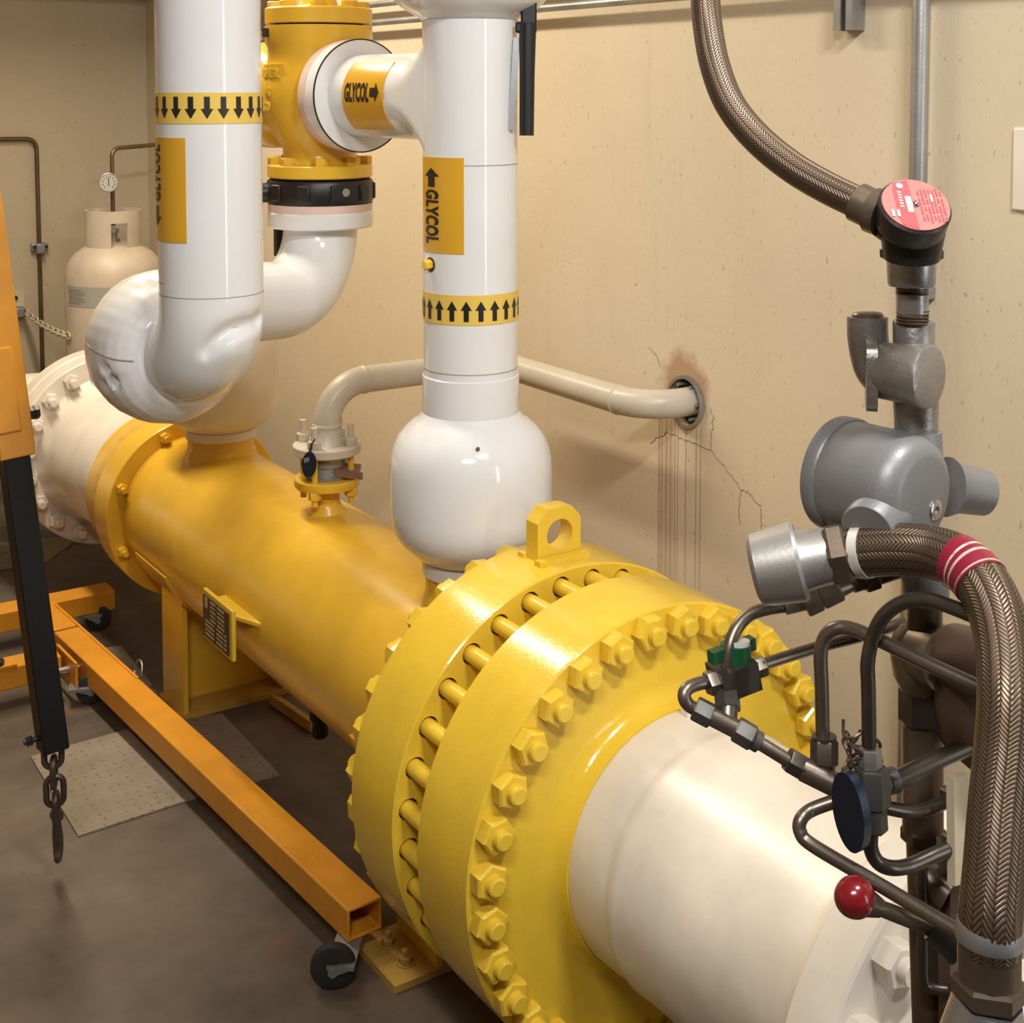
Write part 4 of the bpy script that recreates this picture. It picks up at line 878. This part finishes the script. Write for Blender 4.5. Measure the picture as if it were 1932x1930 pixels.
# ------------------------------------------------------------------ instruments, tubing and hoses by the front pipe
INST = [{'cat': 'hose',
  'group': None,
  'label': 'bronze braided flexible conduit curving down the wall into the red capped elbow',
  'name': 'flexible_conduit',
  'parts': [('braided_hose', 'braid',
             [('tube',
               [[-1.682, -2.163, 3.85], [-1.699, -2.182, 3.766], [-1.717, -2.214, 3.676], [-1.739, -2.267, 3.58], [-1.746, -2.33, 3.486], [-1.731, -2.407, 3.406], [-1.706, -2.501, 3.338], [-1.678, -2.596, 3.289],
                [-1.652, -2.688, 3.252]],
               0.0385, 0, 28)]),
            ('end_ferrule', 'brown_steel', [('cyl', [-1.657, -2.673, 3.259], [-1.646, -2.718, 3.241], 0.0471, 0.0467, 32), ('cyl', [-1.65, -2.715, 3.243], [-1.645, -2.743, 3.235], 0.054, 0.0537, 32)])]},
 {'cat': 'conduit fitting',
  'group': None,
  'label': 'black conduit elbow with a round pink and red label on its tilted cap',
  'name': 'conduit_elbow',
  'parts': [('cap', 'black_fitting', [('lathe', [-1.6058, -2.7755, 3.2033], [-1.632, -2.822, 3.26], [(0, 0.06224), (0.25, 0.080134), (0.3, 0.082468), (0.95, 0.082468), (1, 0.0778)], 48)]),
            ('body', 'dark_steel',
             [('cyl', [-1.591, -2.781, 3.21], [-1.58, -2.77, 3.132], 0.0757, 0.0639, 32), ('cyl', [-1.63, -2.729, 3.228], [-1.578, -2.767, 3.189], 0.0491, 0.0565, 32),
              ('hex', [-1.579, -2.769, 3.155], [-1.58, -2.77, 3.128], 0.0712)]),
            ('neck', 'galv', [('lathe', [-1.54, -2.736, 3.134], [-1.543, -2.74, 3.059], [(0, 0.0574), (0.2, 0.0574), (0.9, 0.0549), (1, 0.0511)], 48)]),
            ('cap_label', 'label_pink', [('label', [-1.632, -2.822, 3.26], [-0.3365, -0.5961, 0.7275], 0.0778)]), ('rivet', 'chrome', [('ball', [-1.6333, -2.8244, 3.2629], 0.009, (1, 1, 1))])]},
 {'cat': 'pipe nipple',
  'group': None,
  'label': 'short steel nipple with rusty threads below the red capped elbow',
  'name': 'pipe_nipple',
  'parts': [('pipe', 'galv', [('cyl', [-1.526, -2.728, 3.063], [-1.52, -2.725, 2.992], 0.0376, 0.0378, 32)]),
            ('thread', 'rust', [('thread', [-1.519, -2.725, 3.001], [-1.521, -2.727, 2.965], 0.0384, 5), ('thread', [-1.526, -2.728, 3.059], [-1.527, -2.729, 3.037], 0.0383, 4)])]},
 {'cat': 'conduit fitting',
  'group': None,
  'label': 'cast steel conduit elbow with lettered side cover and top plug',
  'name': 'inspection_elbow',
  'parts': [('body', 'cast',
             [('lathe', [-1.502, -2.715, 2.97], [-1.505, -2.719, 2.894], [(0, 0.0469), (0.05, 0.0494), (1, 0.0481)], 48),
              ('lathe', [-1.5749, -2.6883, 2.8537], [-1.553, -2.811, 2.856], [(0, 0.0675), (0.55, 0.07), (0.9, 0.0761), (0.97, 0.0737), (1, 0.0663)], 40),
              ('lathe', [-1.505, -2.728, 2.781], [-1.507, -2.733, 2.696], [(0, 0.0532), (0.7, 0.0507), (0.9, 0.0507), (1, 0.0469)], 48),
              ('tube', [[-1.548, -2.612, 2.969], [-1.549, -2.616, 2.915], [-1.54, -2.627, 2.851], [-1.536, -2.656, 2.823]], 0.049, 0, 24)]),
            ('cover_plate', 'cast', [('plate', [-1.584, -2.659, 2.84], [0.6849, -0.7217, -0.0151], [0.0372, 0.0559, 0.9977], [0.0574, -0.9969, 0.0538], 0.026, 0.0836, 0.0734, 0.012)]),
            ('plug', 'brown_steel', [('lathe', [-1.548, -2.613, 2.959], [-1.547, -2.611, 2.982], [(0, 0.0374), (0.7, 0.0374), (0.9, 0.0335), (1, 0.0206)], 48)])]},
 {'cat': 'pipe nipple',
  'group': None,
  'label': 'black threaded nipple joining the cast elbow to the grey junction box',
  'name': 'pipe_nipple',
  'parts': [('thread', 'dark_steel', [('thread', [-1.506, -2.734, 2.701], [-1.506, -2.736, 2.676], 0.0393, 4)])]},
 {'cat': 'junction box',
  'group': None,
  'label': 'round grey explosion proof junction box with capped hubs',
  'name': 'junction_box',
  'parts': [('housing', 'grey_paint',
             [('lathe', [-1.6088, -2.6171, 2.5866], [-1.591, -2.831, 2.585],
               [(0, 0.13396599999999997), (0.6, 0.1367), (0.78, 0.13464949999999998), (0.88, 0.127131), (0.95, 0.11346099999999998), (0.99, 0.09842399999999998), (1, 0.090222)], 56)]),
            ('cover', 'grey_paint',
             [('lathe', [-1.6121, -2.5774, 2.5869], [-1.6087, -2.6191, 2.5866], [(0, 0.132599), (0.1, 0.139434), (0.85, 0.14080099999999998), (1, 0.1367)], 56),
              ('lathe', [-1.592, -2.5731, 2.6461], [-1.5869, -2.6347, 2.6456], [(0, 0.0203), (1, 0.0203)], 12)]),
            ('hub', 'grey_paint', [('lathe', [-1.507, -2.742, 2.591], [-1.504, -2.735, 2.707], [(0, 0.0658), (0.3, 0.0583), (1, 0.0557)], 48)]),
            ('hub', 'grey_paint', [('lathe', [-1.5, -2.759, 2.446], [-1.504, -2.768, 2.298], [(0, 0.0633), (0.4, 0.0557), (0.96, 0.0545), (1, 0.0507)], 48)]),
            ('hub', 'grey_paint', [('lathe', [-1.404, -2.741, 2.557], [-1.293, -2.769, 2.531], [(0, 0.0722), (0.3, 0.0593), (0.95, 0.0567), (1, 0.0516)], 48)]),
            ('hub', 'grey_paint', [('lathe', [-1.593, -2.748, 2.555], [-1.75, -2.802, 2.525], [(0, 0.0723), (0.4, 0.0673), (0.96, 0.0649), (1, 0.0599)], 48)]),
            ('plug', 'chrome', [('lathe', [-1.55, -2.7972, 2.5463], [-1.547, -2.833, 2.5461], [(0, 0.0233), (0.9, 0.0233), (0.95, 0.0209), (0.96, 0.0098), (0.3, 0.0074)], 24)])]},
 {'cat': 'hose',
  'group': None,
  'label': 'thick bronze braided hose arching from the silver union down the right edge',
  'name': 'flexible_conduit',
  'parts': [('braided_hose', 'braid',
             [('tube',
               [[-1.746, -2.762, 2.467], [-1.733, -2.794, 2.476], [-1.703, -2.86, 2.492], [-1.676, -2.926, 2.498], [-1.675, -2.999, 2.496], [-1.688, -3.065, 2.474], [-1.714, -3.123, 2.434], [-1.752, -3.174, 2.376],
                [-1.802, -3.219, 2.305], [-1.844, -3.246, 2.219], [-1.89, -3.271, 2.136], [-1.943, -3.303, 2.041], [-1.977, -3.322, 1.968], [-1.981, -3.325, 1.908]],
               0.0585, 0, 32)]),
            ('tag_sleeve', 'red_tag',
             [('sleeve',
               [[-1.746, -2.762, 2.467], [-1.733, -2.794, 2.476], [-1.703, -2.86, 2.492], [-1.676, -2.926, 2.498], [-1.675, -2.999, 2.496], [-1.688, -3.065, 2.474], [-1.714, -3.123, 2.434], [-1.752, -3.174, 2.376],
                [-1.802, -3.219, 2.305], [-1.844, -3.246, 2.219], [-1.89, -3.271, 2.136], [-1.943, -3.303, 2.041], [-1.977, -3.322, 1.968], [-1.981, -3.325, 1.908]],
               0.0605, 0.3, 0.39)]),
            ('union_nut', 'silver_cast',
             [('lathe', [-1.9, -2.592, 2.403], [-1.819, -2.668, 2.432], [(0, 0.0643), (0.05, 0.0766), (0.1, 0.0816), (0.5, 0.0865), (0.93, 0.0914), (1, 0.0865)], 48),
              ('lathe', [-1.831, -2.66, 2.429], [-1.772, -2.722, 2.453], [(0, 0.0712), (0.5, 0.0651), (1, 0.0626)], 48)]),
            ('hex_nut', 'brown_steel', [('hex', [-1.782, -2.715, 2.451], [-1.748, -2.748, 2.463], 0.0732)]), ('collar', 'brown_steel', [('cyl', [-1.753, -2.746, 2.462], [-1.735, -2.781, 2.473], 0.0572, 0.0568, 32)]),
            ('tape_ring', 'white_tape', [('cyl', [-1.739, -2.772, 2.47], [-1.733, -2.794, 2.476], 0.0617, 0.0615, 32)]),
            ('ferrule', 'zinc', [('lathe', [-1.978, -3.322, 1.963], [-1.982, -3.323, 1.922], [(0, 0.0569), (0.2, 0.0599), (0.8, 0.0619), (1, 0.0599)], 48)]),
            ('coupling', 'brown_steel', [('cyl', [-1.981, -3.323, 1.924], [-1.984, -3.327, 1.851], 0.0579, 0.0579, 32)]), ('hex_nut', 'brown_steel', [('hex', [-1.984, -3.327, 1.853], [-1.986, -3.329, 1.813], 0.0698)]),
            ('steel_body', 'galv', [('lathe', [-1.987, -3.328, 1.815], [-1.987, -3.314, 1.695], [(0, 0.0619), (0.3, 0.0698), (1, 0.0858)], 48)])]},
 {'cat': 'tube',
  'group': None,
  'label': 'thin steel tube arching from the bright tee up to the connector under the union',
  'name': 'steel_tube',
  'parts': [('tube', 'tube_steel', [('tube', [[-1.74, -2.541, 2.268], [-1.791, -2.52, 2.263], [-1.832, -2.505, 2.25], [-1.873, -2.505, 2.22], [-1.9, -2.514, 2.174], [-1.908, -2.517, 2.077]], 0.016, 0, 14)])]},
 {'cat': 'tube',
  'group': None,
  'label': 'short hooked steel tube looping left of the green handled valve',
  'name': 'steel_tube',
  'parts': [('tube', 'tube_steel', [('tube', [[-1.931, -2.499, 2.112], [-1.978, -2.492, 2.113], [-2.012, -2.493, 2.109], [-2.024, -2.498, 2.095], [-2.015, -2.506, 2.075], [-1.989, -2.524, 2.059]], 0.016, 0, 14)])]},
 {'cat': 'tube',
  'group': None,
  'label': 'straight steel tube running right from the green handled valve towards the post',
  'name': 'steel_tube',
  'parts': [('tube', 'tube_steel', [('tube', [[-1.816, -2.537, 2.137], [-1.653, -2.56, 2.15], [-1.505, -2.597, 2.164], [-1.394, -2.61, 2.174]], 0.0145, 0, 14)])]},
 {'cat': 'tube',
  'group': None,
  'label': 'steel tube rising from the second tee then sloping down right past the post',
  'name': 'steel_tube',
  'parts': [('tube', 'tube_steel',
             [('tube',
               [[-1.779, -2.706, 1.991], [-1.776, -2.697, 2.127], [-1.775, -2.691, 2.207], [-1.766, -2.694, 2.246], [-1.753, -2.713, 2.271], [-1.736, -2.747, 2.279], [-1.728, -2.825, 2.276], [-1.709, -2.959, 2.26],
                [-1.68, -3.101, 2.241]],
               0.0165, 0, 14)])]},
 {'cat': 'tube',
  'group': None,
  'label': 'dark steel tube arching tallest from the dark blue handled valve behind the hose',
  'name': 'steel_tube',
  'parts': [('tube', 'tube_dark',
             [('tube',
               [[-1.779, -2.845, 2.051], [-1.776, -2.837, 2.179], [-1.775, -2.833, 2.238], [-1.764, -2.836, 2.292], [-1.759, -2.859, 2.347], [-1.749, -2.899, 2.389], [-1.739, -2.951, 2.413], [-1.728, -3.006, 2.416],
                [-1.715, -3.124, 2.407]],
               0.0165, 0, 14)])]},
 {'cat': 'tube',
  'group': None,
  'label': 'short straight steel tube between the two tees',
  'name': 'steel_tube',
  'parts': [('tube', 'tube_steel', [('tube', [[-1.915, -2.614, 2.012], [-1.857, -2.68, 1.967]], 0.016, 0, 14)])]},
 {'cat': 'tube',
  'group': None,
  'label': 'long bent steel tube running down right above the red knob',
  'name': 'steel_tube',
  'parts': [('tube', 'tube_steel',
             [('tube', [[-1.807, -2.779, 1.904], [-1.856, -2.748, 1.883], [-1.892, -2.749, 1.871], [-1.901, -2.757, 1.848], [-1.893, -2.788, 1.829], [-1.856, -2.935, 1.805], [-1.82, -3.141, 1.782]], 0.0155, 0, 14)])]},
 {'cat': 'tube',
  'group': None,
  'label': 'dark steel tube hooking under the dark blue handled valve',
  'name': 'steel_tube',
  'parts': [('tube', 'tube_dark',
             [('tube', [[-1.781, -2.859, 1.87], [-1.785, -2.86, 1.825], [-1.774, -2.87, 1.793], [-1.75, -2.887, 1.779], [-1.699, -2.897, 1.772], [-1.625, -2.91, 1.782], [-1.555, -2.92, 1.788]], 0.0168, 0, 14)])]},
 {'cat': 'tube',
  'group': None,
  'label': 'thin vertical tube with hooked lower end behind the red knob lever',
  'name': 'steel_tube',
  'parts': [('tube', 'tube_dark', [('tube', [[-1.573, -2.83, 1.703], [-1.58, -2.843, 1.491], [-1.581, -2.846, 1.444], [-1.573, -2.853, 1.415], [-1.537, -2.878, 1.407]], 0.0128, 0, 14)])]},
 {'cat': 'tube',
  'group': None,
  'label': 'short dark tube between the blue handled valve and the post, lowest of the pair',
  'name': 'steel_tube',
  'parts': [('tube', 'tube_dark', [('tube', [[-1.719, -2.839, 1.889], [-1.659, -2.856, 1.869], [-1.597, -2.862, 1.858], [-1.525, -2.873, 1.866]], 0.016, 0, 14)])]},
 {'cat': 'tube',
  'group': None,
  'label': 'thick dark tube climbing right from the blue handled valve to the barrel',
  'name': 'steel_tube',
  'parts': [('tube', 'tube_dark', [('tube', [[-1.732, -2.86, 1.957], [-1.583, -2.863, 1.967], [-1.454, -2.875, 1.979]], 0.021, 0, 14)])]},
 {'cat': 'tube fitting',
  'group': None,
  'label': 'bright steel tube tee with three hex nuts on the white pipe top',
  'name': 'tube_tee',
  'parts': [('body', 'tube_steel', [('cyl', [-1.987, -2.538, 2.06], [-1.933, -2.589, 2.026], 0.0224, 0.0223, 32), ('cyl', [-1.932, -2.55, 2.066], [-1.949, -2.565, 2.036], 0.0225, 0.0224, 32)]),
            ('hex_nut', 'nut_steel', [('hex', [-1.914, -2.524, 2.089], [-1.933, -2.55, 2.059], 0.0316), ('cyl', [-1.907, -2.516, 2.094], [-1.914, -2.524, 2.086], 0.0266, 0.0265, 32)]),
            ('hex_nut', 'nut_steel', [('hex', [-2.005, -2.513, 2.07], [-1.978, -2.545, 2.053], 0.0299)]),
            ('hex_nut', 'nut_steel', [('hex', [-1.94, -2.584, 2.031], [-1.913, -2.616, 2.011], 0.031), ('cyl', [-1.915, -2.614, 2.012], [-1.903, -2.623, 2.003], 0.0247, 0.0247, 32)])]},
 {'cat': 'tube fitting',
  'group': None,
  'label': 'brown steel tube tee below the shorter vertical tube',
  'name': 'tube_tee',
  'parts': [('body', 'tube_steel', [('cyl', [-1.834, -2.697, 1.952], [-1.771, -2.778, 1.915], 0.0282, 0.028, 32), ('cyl', [-1.792, -2.723, 1.964], [-1.796, -2.724, 1.927], 0.0258, 0.0258, 32)]),
            ('hex_nut', 'nut_dark', [('hex', [-1.783, -2.714, 2.013], [-1.793, -2.724, 1.959], 0.032), ('cyl', [-1.783, -2.713, 2.023], [-1.783, -2.714, 2.011], 0.0283, 0.0283, 32)]),
            ('hex_nut', 'nut_dark', [('hex', [-1.863, -2.676, 1.974], [-1.825, -2.703, 1.947], 0.0295)])]},
 {'cat': 'valve',
  'group': None,
  'label': 'small tube valve with a green bar handle',
  'name': 'needle_valve',
  'parts': [('body', 'nut_dark', [('box', [-1.929, -2.501, 2.107], [-1.835, -2.525, 2.127], 0.07, 0.085)]), ('hex_nut', 'tube_steel', [('hex', [-1.842, -2.521, 2.122], [-1.8, -2.536, 2.133], 0.0256)]),
            ('hex_nut', 'tube_steel', [('hex', [-1.952, -2.497, 2.108], [-1.922, -2.505, 2.112], 0.0303)]),
            ('handle', 'green', [('cyl', [-1.874, -2.511, 2.129], [-1.872, -2.508, 2.192], 0.0369, 0.0369, 32), ('box', [-1.943, -2.498, 2.171], [-1.817, -2.509, 2.184], 0.03, 0.026)]),
            ('handle_cap', 'white_plastic', [('cyl', [-1.869, -2.51, 2.19], [-1.868, -2.509, 2.201], 0.0306, 0.0306, 32)])]},
 {'cat': 'valve',
  'group': None,
  'label': 'steel tube valve with an upright dark blue oval handle',
  'name': 'needle_valve',
  'parts': [('body', 'nut_steel',
             [('hex', [-1.776, -2.851, 2.003], [-1.776, -2.858, 1.915], 0.0393), ('cyl', [-1.768, -2.837, 1.949], [-1.702, -2.856, 1.957], 0.0287, 0.0289, 32),
              ('cyl', [-1.808, -2.812, 1.934], [-1.768, -2.838, 1.945], 0.0239, 0.0239, 32)]),
            ('hex_nut', 'galv', [('hex', [-1.778, -2.846, 2.046], [-1.778, -2.85, 2.001], 0.0262)]),
            ('hex_nut', 'nut_steel', [('hex', [-1.777, -2.859, 1.911], [-1.776, -2.863, 1.861], 0.0297), ('cyl', [-1.776, -2.858, 1.918], [-1.777, -2.859, 1.907], 0.0274, 0.0274, 32)]),
            ('handle', 'navy', [('oval', [-1.855, -2.865, 1.932], [0.9961, -0.0554, 0.0662], [-0.0464, 0.1108, 0.9878], 0.0492, 0.0889, 0.022)])]},
 {'cat': 'tube fitting',
  'group': None,
  'label': 'nickel tube connector with hex nuts under the silver union',
  'name': 'tube_connector',
  'parts': [('body', 'nickel', [('cyl', [-1.743, -2.539, 2.266], [-1.697, -2.569, 2.279], 0.0206, 0.0206, 32), ('cyl', [-1.634, -2.608, 2.308], [-1.589, -2.625, 2.32], 0.0232, 0.0155, 32)]),
            ('hex_nut', 'nickel', [('hex', [-1.704, -2.565, 2.272], [-1.671, -2.585, 2.29], 0.0348)]), ('hex_nut', 'nickel', [('hex', [-1.669, -2.587, 2.287], [-1.629, -2.611, 2.31], 0.0309)]),
            ('stem', 'brown_steel', [('cyl', [-1.594, -2.623, 2.314], [-1.472, -2.665, 2.34], 0.0181, 0.0183, 32), ('hex', [-1.568, -2.633, 2.318], [-1.536, -2.648, 2.328], 0.0259)])]},
 {'cat': 'pipe stand',
  'group': None,
  'label': 'dark brown pipe post with unions and a side barrel behind the tubing',
  'name': 'instrument_post',
  'parts': [('pipe', 'brown_steel',
             [('cyl', [-1.473, -2.74, 2.298], [-1.462, -2.732, 2.194], 0.0423, 0.0425, 32), ('cyl', [-1.458, -2.729, 1.966], [-1.483, -2.757, 1.718], 0.0493, 0.049, 32),
              ('cyl', [-1.482, -2.756, 1.731], [-1.539, -2.875, 0.677], 0.0413, 0.0405, 32)]),
            ('union', 'brass',
             [('lathe', [-1.453, -2.724, 2.216], [-1.453, -2.725, 2.057], [(0, 0.0517), (0.2, 0.075), (0.5, 0.0802), (0.8, 0.0724), (1, 0.0569)], 48),
              ('cyl', [-1.465, -2.733, 2.156], [-1.479, -2.819, 2.168], 0.0722, 0.078, 32)]),
            ('barrel', 'brown_paint',
             [('lathe', [-1.456, -2.81, 2.173], [-1.511, -3.011, 2.217], [(0, 0.0633), (0.06, 0.076), (0.9, 0.081), (1, 0.0658)], 48),
              ('lathe', [-1.445, -2.841, 2.176], [-1.437, -2.841, 1.94], [(0, 0.073), (0.5, 0.073), (0.85, 0.0629), (1, 0.0378)], 48)]),
            ('hex_nut', 'nut_dark', [('hex', [-1.453, -2.725, 2.062], [-1.456, -2.73, 1.972], 0.0597)]), ('hex_nut', 'brown_steel', [('hex', [-1.481, -2.757, 1.731], [-1.483, -2.759, 1.693], 0.0542)]),
            ('coupling', 'brown_steel',
             [('hex', [-1.464, -2.847, 1.944], [-1.442, -2.871, 1.977], 0.0403), ('hex', [-1.528, -2.86, 1.855], [-1.492, -2.871, 1.865], 0.0323), ('hex', [-1.567, -2.901, 1.773], [-1.532, -2.911, 1.782], 0.0343),
              ('cyl', [-1.54, -2.796, 1.65], [-1.516, -2.863, 1.622], 0.0431, 0.0425, 32)]),
            ('bracket', 'brown_paint', [('box', [-1.488, -2.849, 1.724], [-1.526, -2.905, 0.719], 0.035, 0.06)])]},
 {'cat': 'lever',
  'group': None,
  'label': 'red ball knob on a short steel lever arm',
  'name': 'lever_handle',
  'parts': [('knob', 'red_plastic', [('ball', [-1.907, -2.926, 1.783], 0.0435, (1.05, 1, 1))]),
            ('rod', 'brown_steel', [('cyl', [-1.885, -2.942, 1.771], [-1.862, -2.959, 1.759], 0.0297, 0.0194, 32), ('cyl', [-1.868, -2.954, 1.762], [-1.772, -3.046, 1.722], 0.0166, 0.0182, 32)]),
            ('hub', 'black_fitting', [('cyl', [-1.787, -3.034, 1.732], [-1.754, -3.083, 1.697], 0.0295, 0.0384, 32)])]},
 {'cat': 'strip',
  'group': None,
  'label': 'thin cream metal strip standing upright behind the braided hose',
  'name': 'mounting_strip',
  'parts': [('strip', 'cream', [('box', [-1.553, -2.908, 1.947], [-1.576, -2.936, 1.712], 0.022, 0.05)])]},
 {'cat': 'cover',
  'group': None,
  'label': 'cream box edge standing at the right behind the thick braided hose',
  'name': 'equipment_cover',
  'parts': [('cover', 'plate_white', [('box', [-1.374, -2.998, 2.013], [-1.435, -3.05, 1.617], 0.11, 0.08)]), ('base', 'zinc', [('box', [-1.435, -3.05, 1.614], [-1.465, -3.07, 1.554], 0.105, 0.08)])]}]
def prim(mb, q):
    k = q[0]
    if k == 'tube': mb.tube(smooth_path(q[1], 7) if len(q[1]) > 2 else q[1], q[2], q[4], True, 0, 1)
    elif k == 'cyl': mb.cyl(q[1], q[2], q[3], q[4], q[5])
    elif k == 'hex': mb.hexn(q[1], q[2], q[3], ph=.3)
    elif k == 'ball': mb.ball(q[1], q[2], q[3])
    elif k == 'lathe':
        L = (Vector(q[2])-Vector(q[1])).length; mb.lathe(q[1], Vector(q[2])-Vector(q[1]), [(t*L, r) for t, r in q[3]], q[4])
    elif k == 'thread':
        L = (Vector(q[2])-Vector(q[1])).length; n = q[4]; pf = []
        for i in range(n): pf += [(L*i/n, q[3]*.92), (L*(i+.35)/n, q[3]), (L*(i+.65)/n, q[3])]
        mb.lathe(q[1], Vector(q[2])-Vector(q[1]), pf+[(L, q[3]*.92)], 32)
    elif k == 'box':
        a, b = Vector(q[1]), Vector(q[2]); x, y, z = frame(b-a); mb.box((a+b)/2, (q[3], q[4], (b-a).length), x, y, z)
    elif k == 'plate':
        c, n, u, s = (Vector(v) for v in q[1:5]); s = u.cross(n).normalized(); th = q[5]; hh = q[6]; ww = q[7]; pts = []
        for i in range(28):
            t = 2*math.pi*i/28; cx, sx = math.cos(t), math.sin(t); e = .45
            pts.append(c+s*(ww*math.copysign(abs(cx)**e, cx))+u*(hh*math.copysign(abs(sx)**e, sx))-n*th*.5)
        mb.prism(pts, n*th)
    elif k == 'oval':
        c, n, u = (Vector(v) for v in q[1:4]); s = u.cross(n).normalized(); pts = []
        for i in range(36):
            t = 2*math.pi*i/36; pts.append(c+s*(q[4]*math.cos(t))+u*(q[5]*math.sin(t))-n*q[6]*.5)
        mb.prism(pts, n*q[6])
    elif k == 'sleeve':
        P = smooth_path(q[1], 7); a, b = int(len(P)*q[3]), int(len(P)*q[4]); P = P[a:b+1]
        L = sum((y-x).length for x, y in zip(P, P[1:])); mb.tube(P, q[2], 32, True, 0, 1/L)
    elif k == 'label':
        c, n, r = Vector(q[1]), Vector(q[2]), q[3]; mb.cyl(c, c+n*.004, r*.985, None, 48)
for T in INST:
    allp = []
    def coll(v):
        if isinstance(v, (list, tuple)):
            if len(v) == 3 and all(isinstance(t, float) for t in v): allp.append(v)
            else: [coll(t) for t in v]
    coll([p[2] for p in T['parts']])
    c = [sum(v[i] for v in allp)/len(allp) for i in (0, 1)]+[min(v[2] for v in allp)]
    if len(T['parts']) == 1:
        pn, mt, pr = T['parts'][0]; b = MB()
        for q in pr: prim(b, q)
        tag(b.build(T['name'], mt, None, 35), T['label'], T['cat'], T['group']); continue
    th = thing(T['name'], c, T['label'], T['cat'], T['group'])
    for pn, mt, pr in T['parts']:
        b = MB()
        for q in pr: prim(b, q)
        hexy = pn.endswith('nut') or pr[0][0] in ('box', 'hex')
        if T['name'] == 'conduit_elbow' and pn == 'cap_label':
            o = b.build(pn, mt, th, 30)
            c_, n_, r_ = Vector(pr[0][1]), Vector(pr[0][2]), pr[0][3]
            s_ = Vector((.833, -.554, 0)); s_ = (s_-n_*s_.dot(n_)).normalized(); u_ = n_.cross(s_); u_ = u_ if u_.z > 0 else -u_
            at_ = lambda x, y, e: c_+s_*(x*r_)+u_*(y*r_)+n_*e
            red = MB(); pts = []
            for i in range(13): y = -.93+1.86*i/12; pts.append((-.08, y))
            pts = [at_(-.08, .96, .0042), at_(-.08, -.96, .0042)]
            for i in range(7): y = -.80+1.6*i/6; pts.append(at_(-min(.58, math.sqrt(max(0, .96**2-y*y))), y, .0042))
            red.prism(pts, n_*.001); red.build('label_band', 'label_red', o, 0)
            wh = MB()
            for (x, y, w, h) in ((-.20, -.02, .17, .62), (-.74, -.38, .08, .26), (-.58, -.38, .08, .26), (.5, .25, .07, .28)): wh.box(at_(x, y, .0058), (w*r_, h*r_, .0012), s_, u_, n_)
            wh.lathe(at_(-.36, .70, .0052), n_, [(0, .10*r_), (.0012, .10*r_)], 20)
            for k in range(6): wh.box(at_(-.42+.0*k, .45-.11*k, .0056), (.10*r_, .05*r_, .001), s_, u_, n_)
            wh.build('label_print', 'label_white', o, 0)
            tx_ = MB()
            for k in range(7):
                for j in range(4): tx_.box(at_(.14+.11*k, -.55+.33*j+.05*((k*3) % 2), .0050), (.05*r_, (.16+.08*((k*7+j*5) % 3))*r_, .0008), s_, u_, n_)
            tx_.build('label_text', 'label_red', o, 0)
            continue
        b.build(pn, mt, th, 25 if hexy else 38)
# raised letters on the cast elbow's cover edge and the grey box, printed letters on the navy handle
# wire twisted round the fitting above the dark blue handle
rnd = random.Random(7); C0 = Vector((-1.775, -2.815, 2.016))
b = MB()
for k in range(5):
    pts = []; a0 = rnd.uniform(0, 6)
    for i in range(13):
        a = a0+i*.62; rr_ = rnd.uniform(.022, .050); pts.append(C0+Vector((math.cos(a)*rr_, math.sin(a)*rr_, rnd.uniform(-.02, .03)-.004*i+.02*k-.03)))
    b.tube(smooth_path(pts, 4), .0042, 6)
single(b, 'wire_seal', 'brown_steel', 'tangle of twisted wire wrapped above the dark blue handled valve', 'wire')
